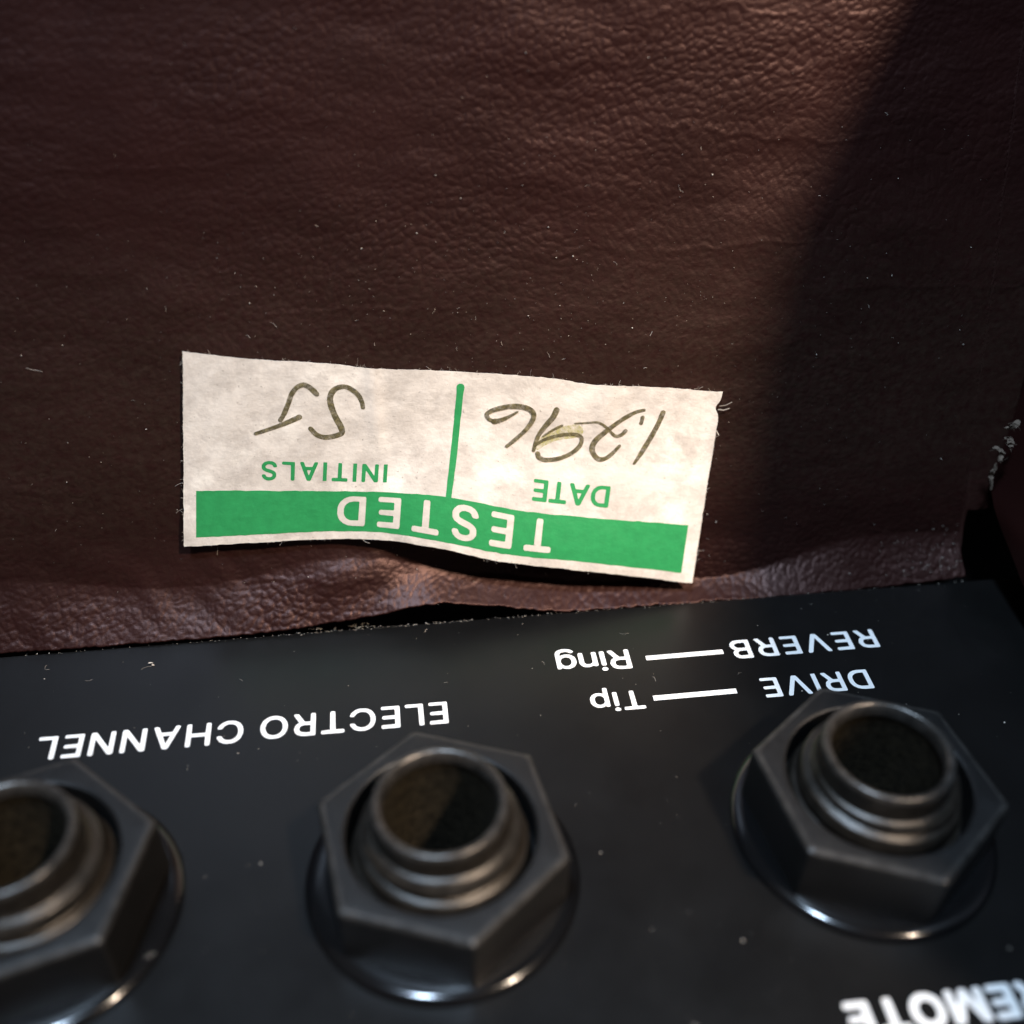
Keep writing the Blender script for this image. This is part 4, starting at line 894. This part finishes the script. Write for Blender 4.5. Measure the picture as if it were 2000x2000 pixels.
wl = Bits()
for _ in range(1300):
    x = rng.uniform(-30, 41); v = abs(rng.normal(17, 8.5)) if rng.random() < 0.75 else rng.uniform(1, 46)
    x = rng.normal(9, 15) if rng.random() < 0.6 else x
    if x > 40.5 or v < 0.8: continue
    p = on_wall_xy(np.array(x), np.array(v), 0.03)
    wl.speck(p, rng.uniform(0.010, 0.024) if rng.random() < 0.93 else rng.uniform(0.03, 0.06), WOUT)
for _ in range(70):
    x = rng.normal(6, 17); v = abs(rng.normal(15, 9)) + 1
    if x > 39: continue
    c = curl(0.1 + rng.exponential(0.22), 7, 1.4)
    wl.fibre(on_wall_xy(x + c[:, 0], v + c[:, 1], 0.06), rng.uniform(0.005, 0.010))
# pale specks on the grain tips where the lower edge ends at the right
for _ in range(110):
    x = 41 - abs(rng.normal(0, 3.4)); v = 0.2 + abs(rng.normal(0, 1.5))
    if x > 40.8 or x < 30: continue
    wl.speck(on_wall_xy(np.array(x), np.array(v), 0.07 + float(grain(np.array([x]), np.array([v]))[0])), rng.uniform(0.014, 0.04), WOUT)
lint_w = mesh_obj('wall_lint', wl.v, wl.f, M_LINT, smooth=False, origin=(5, 28, 12))
tag(lint_w, 'pale dust specks and short fibres scattered over the maroon vinyl', 'dust', kind='stuff')

pl = Bits()
for _ in range(170):
    x, y = rng.uniform(-27, 41), rng.uniform(-10, 22)
    if any((x - jx) ** 2 + (y - jy) ** 2 < 58 for jx, jy, _a in JACKS): continue
    pl.speck(np.array([x, y, 0.01]), rng.uniform(0.012, 0.03) if rng.random() < 0.85 else rng.uniform(0.03, 0.06), np.array([0, 0, 1.0]))
for _ in range(14):
    x, y = rng.uniform(-25, 40), rng.uniform(6, 22)
    if any((x - jx) ** 2 + (y - jy) ** 2 < 64 for jx, jy, _a in JACKS): continue
    c = curl(rng.uniform(0.25, 0.8), 8, 1.4)
    pl.fibre(np.stack([x + c[:, 0], y + c[:, 1], 0 * c[:, 0] + 0.03], 1), rng.uniform(0.004, 0.008))
# dust that has gathered along the panel's far edge
for _ in range(260):
    x = rng.uniform(-26, 41) if rng.random() < 0.45 else rng.normal(2, 6)
    pl.speck(np.array([x, 22.30 + rng.normal() * 0.05, 0.0]), rng.uniform(0.012, 0.035), np.array([0, 0, 1.0]))
for x, y in ((-17.2, 20.6), (-17.0, 20.35)): pl.speck(np.array([x, y, 0.02]), 0.11, np.array([0, 0, 1.0]))
# fluff caught in the gap and on the left socket
for cx, cy, cz, n_, sp in ((-6.2, 22.55, -0.05, 12, 0.5), (-3.4, 22.75, -0.1, 15, 0.6), (-14.6, -0.9, 0.35, 12, 0.22)):
    for _ in range(n_):
        p = np.array([cx, cy, cz]) + rng.normal(size=3) * np.array([sp, 0.14, 0.12])
        c = curl(rng.uniform(0.15, 0.5), 6, 2.5)
        pl.fibre(np.stack([p[0] + c[:, 0], p[1] + 0.4 * c[:, 1], p[2] + 0.3 * c[:, 1]], 1), rng.uniform(0.004, 0.008))
        if rng.random() < 0.4: pl.speck(p, rng.uniform(0.015, 0.04), np.array([0, 0, 1.0]))
lint_p = mesh_obj('panel_lint', pl.v, pl.f, M_LINT, smooth=False, origin=(5, 10, 0))
tag(lint_p, 'fine pale dust and hairs lying on the black panel', 'dust', kind='stuff')

# paper fibres along the cut edges of the label
ef = Bits()
for _ in range(110):
    e = rng.random()
    if e < 0.5: a, b, dr = rng.uniform(0, LW), -0.02, np.array([rng.normal() * 0.5, -1.0])
    elif e < 0.68: a, b, dr = -0.02, rng.uniform(0, LH), np.array([-1.0, rng.normal() * 0.5])
    elif e < 0.82: a, b, dr = LW + 0.02, rng.uniform(0, LH), np.array([1.0, rng.normal() * 0.5])
    else: a, b, dr = rng.uniform(0, LW), LH + 0.02, np.array([rng.normal() * 0.5, 1.0])
    ln = rng.uniform(0.05, 0.20) if rng.random() < 0.9 else rng.uniform(0.25, 0.5)
    s = np.linspace(0, 1, 5); bend = rng.normal() * 0.5
    q = np.stack([a + dr[0] * ln * s + bend * ln * s * s * dr[1], b + dr[1] * ln * s - bend * ln * s * s * dr[0]], 1)
    ef.fibre(label_pt(q[:, 0], q[:, 1], -0.04), rng.uniform(0.005, 0.009))
for q in (((35.15, 1.0), (35.6, 0.95), (36.0, 0.75)), ((35.1, 1.25), (35.5, 1.3), (35.9, 1.2)), ((34.9, 2.6), (35.25, 2.8), (35.45, 3.1))):
    q = np.array(q); ef.fibre(label_pt(q[:, 0], q[:, 1], -0.03), 0.035)
o = mesh_obj('edge_fibres', ef.v, ef.f, M_LINT, sticker_o, smooth=False, origin=tuple(sticker_o.location / S))
tag(o, 'fine paper fibres along the cut edges', kind='stuff')


def shred(path, width, label, seed):
    r2 = np.random.default_rng(seed)
    P = np.array(path, float); n = 26
    s = np.linspace(0, 1, n)
    idx = np.linspace(0, 1, len(P))
    c = np.stack([np.interp(s, idx, P[:, k]) for k in range(3)], 1)
    c = c + np.stack([vnoise(s * 6, s * 0 + k, seed + k) for k in range(3)], 1) * 0.16
    vs, fc = [], []
    m_ = 5
    for i in range(n):
        w = width * (0.35 + 0.65 * abs(math.sin(math.pi * (0.08 + 0.88 * s[i])))) * (1 + 0.12 * r2.normal())
        for k in range(m_):
            q = k / (m_ - 1) - 0.5
            vs.append((c[i] + np.array([q * w, -0.25 * w * abs(q) + 0.02 * r2.normal(), 0.15 * w * math.sin(6 * s[i] + 4 * q)])).tolist())
    for i in range(n - 1):
        for k in range(m_ - 1):
            fc.append((i * m_ + k, i * m_ + k + 1, (i + 1) * m_ + k + 1, (i + 1) * m_ + k))
    b = len(vs)
    vs += [(x, y + 0.07, z) for x, y, z in vs]
    fc += [tuple(b + q for q in f[::-1]) for f in fc]
    bits = Bits(); bits.v = vs; bits.f = fc
    for _ in range(4):
        i = r2.integers(0, n); d = r2.normal(size=3) * 0.22
        t = np.linspace(0, 1, 5)[:, None]
        bits.fibre(c[i] + d * t + np.array([0, -0.1, 0]) + (t * t) * r2.normal(size=3) * 0.15, 0.012)
    o = mesh_obj('frayed_shred', bits.v, bits.f, M_SHRED, smooth=True, angle=60, origin=tuple(P[0]))
    tag(o, label, 'frayed cloth', 'frayed shreds in the right hand corner')


shred([(42.5, 25.2, 11.8), (42.1, 25.0, 11.9), (41.8, 25.1, 11.5)], 0.55, 'topmost pale frayed shred in the dark right corner', 61)
shred([(42.0, 24.9, 10.9), (42.3, 24.7, 10.6), (42.0, 24.7, 10.3)], 0.5, 'small crumpled shred just under the topmost one in the right corner', 62)
shred([(41.2, 25.0, 9.9), (41.7, 24.9, 9.9), (42.0, 24.6, 9.0)], 0.5, 'hooked pale shred in the middle of the dark right corner', 63)
shred([(41.6, 24.8, 9.0), (41.45, 24.6, 8.0), (41.8, 24.3, 7.0)], 0.36, 'long upright pale shred lowest in the dark right corner', 64)
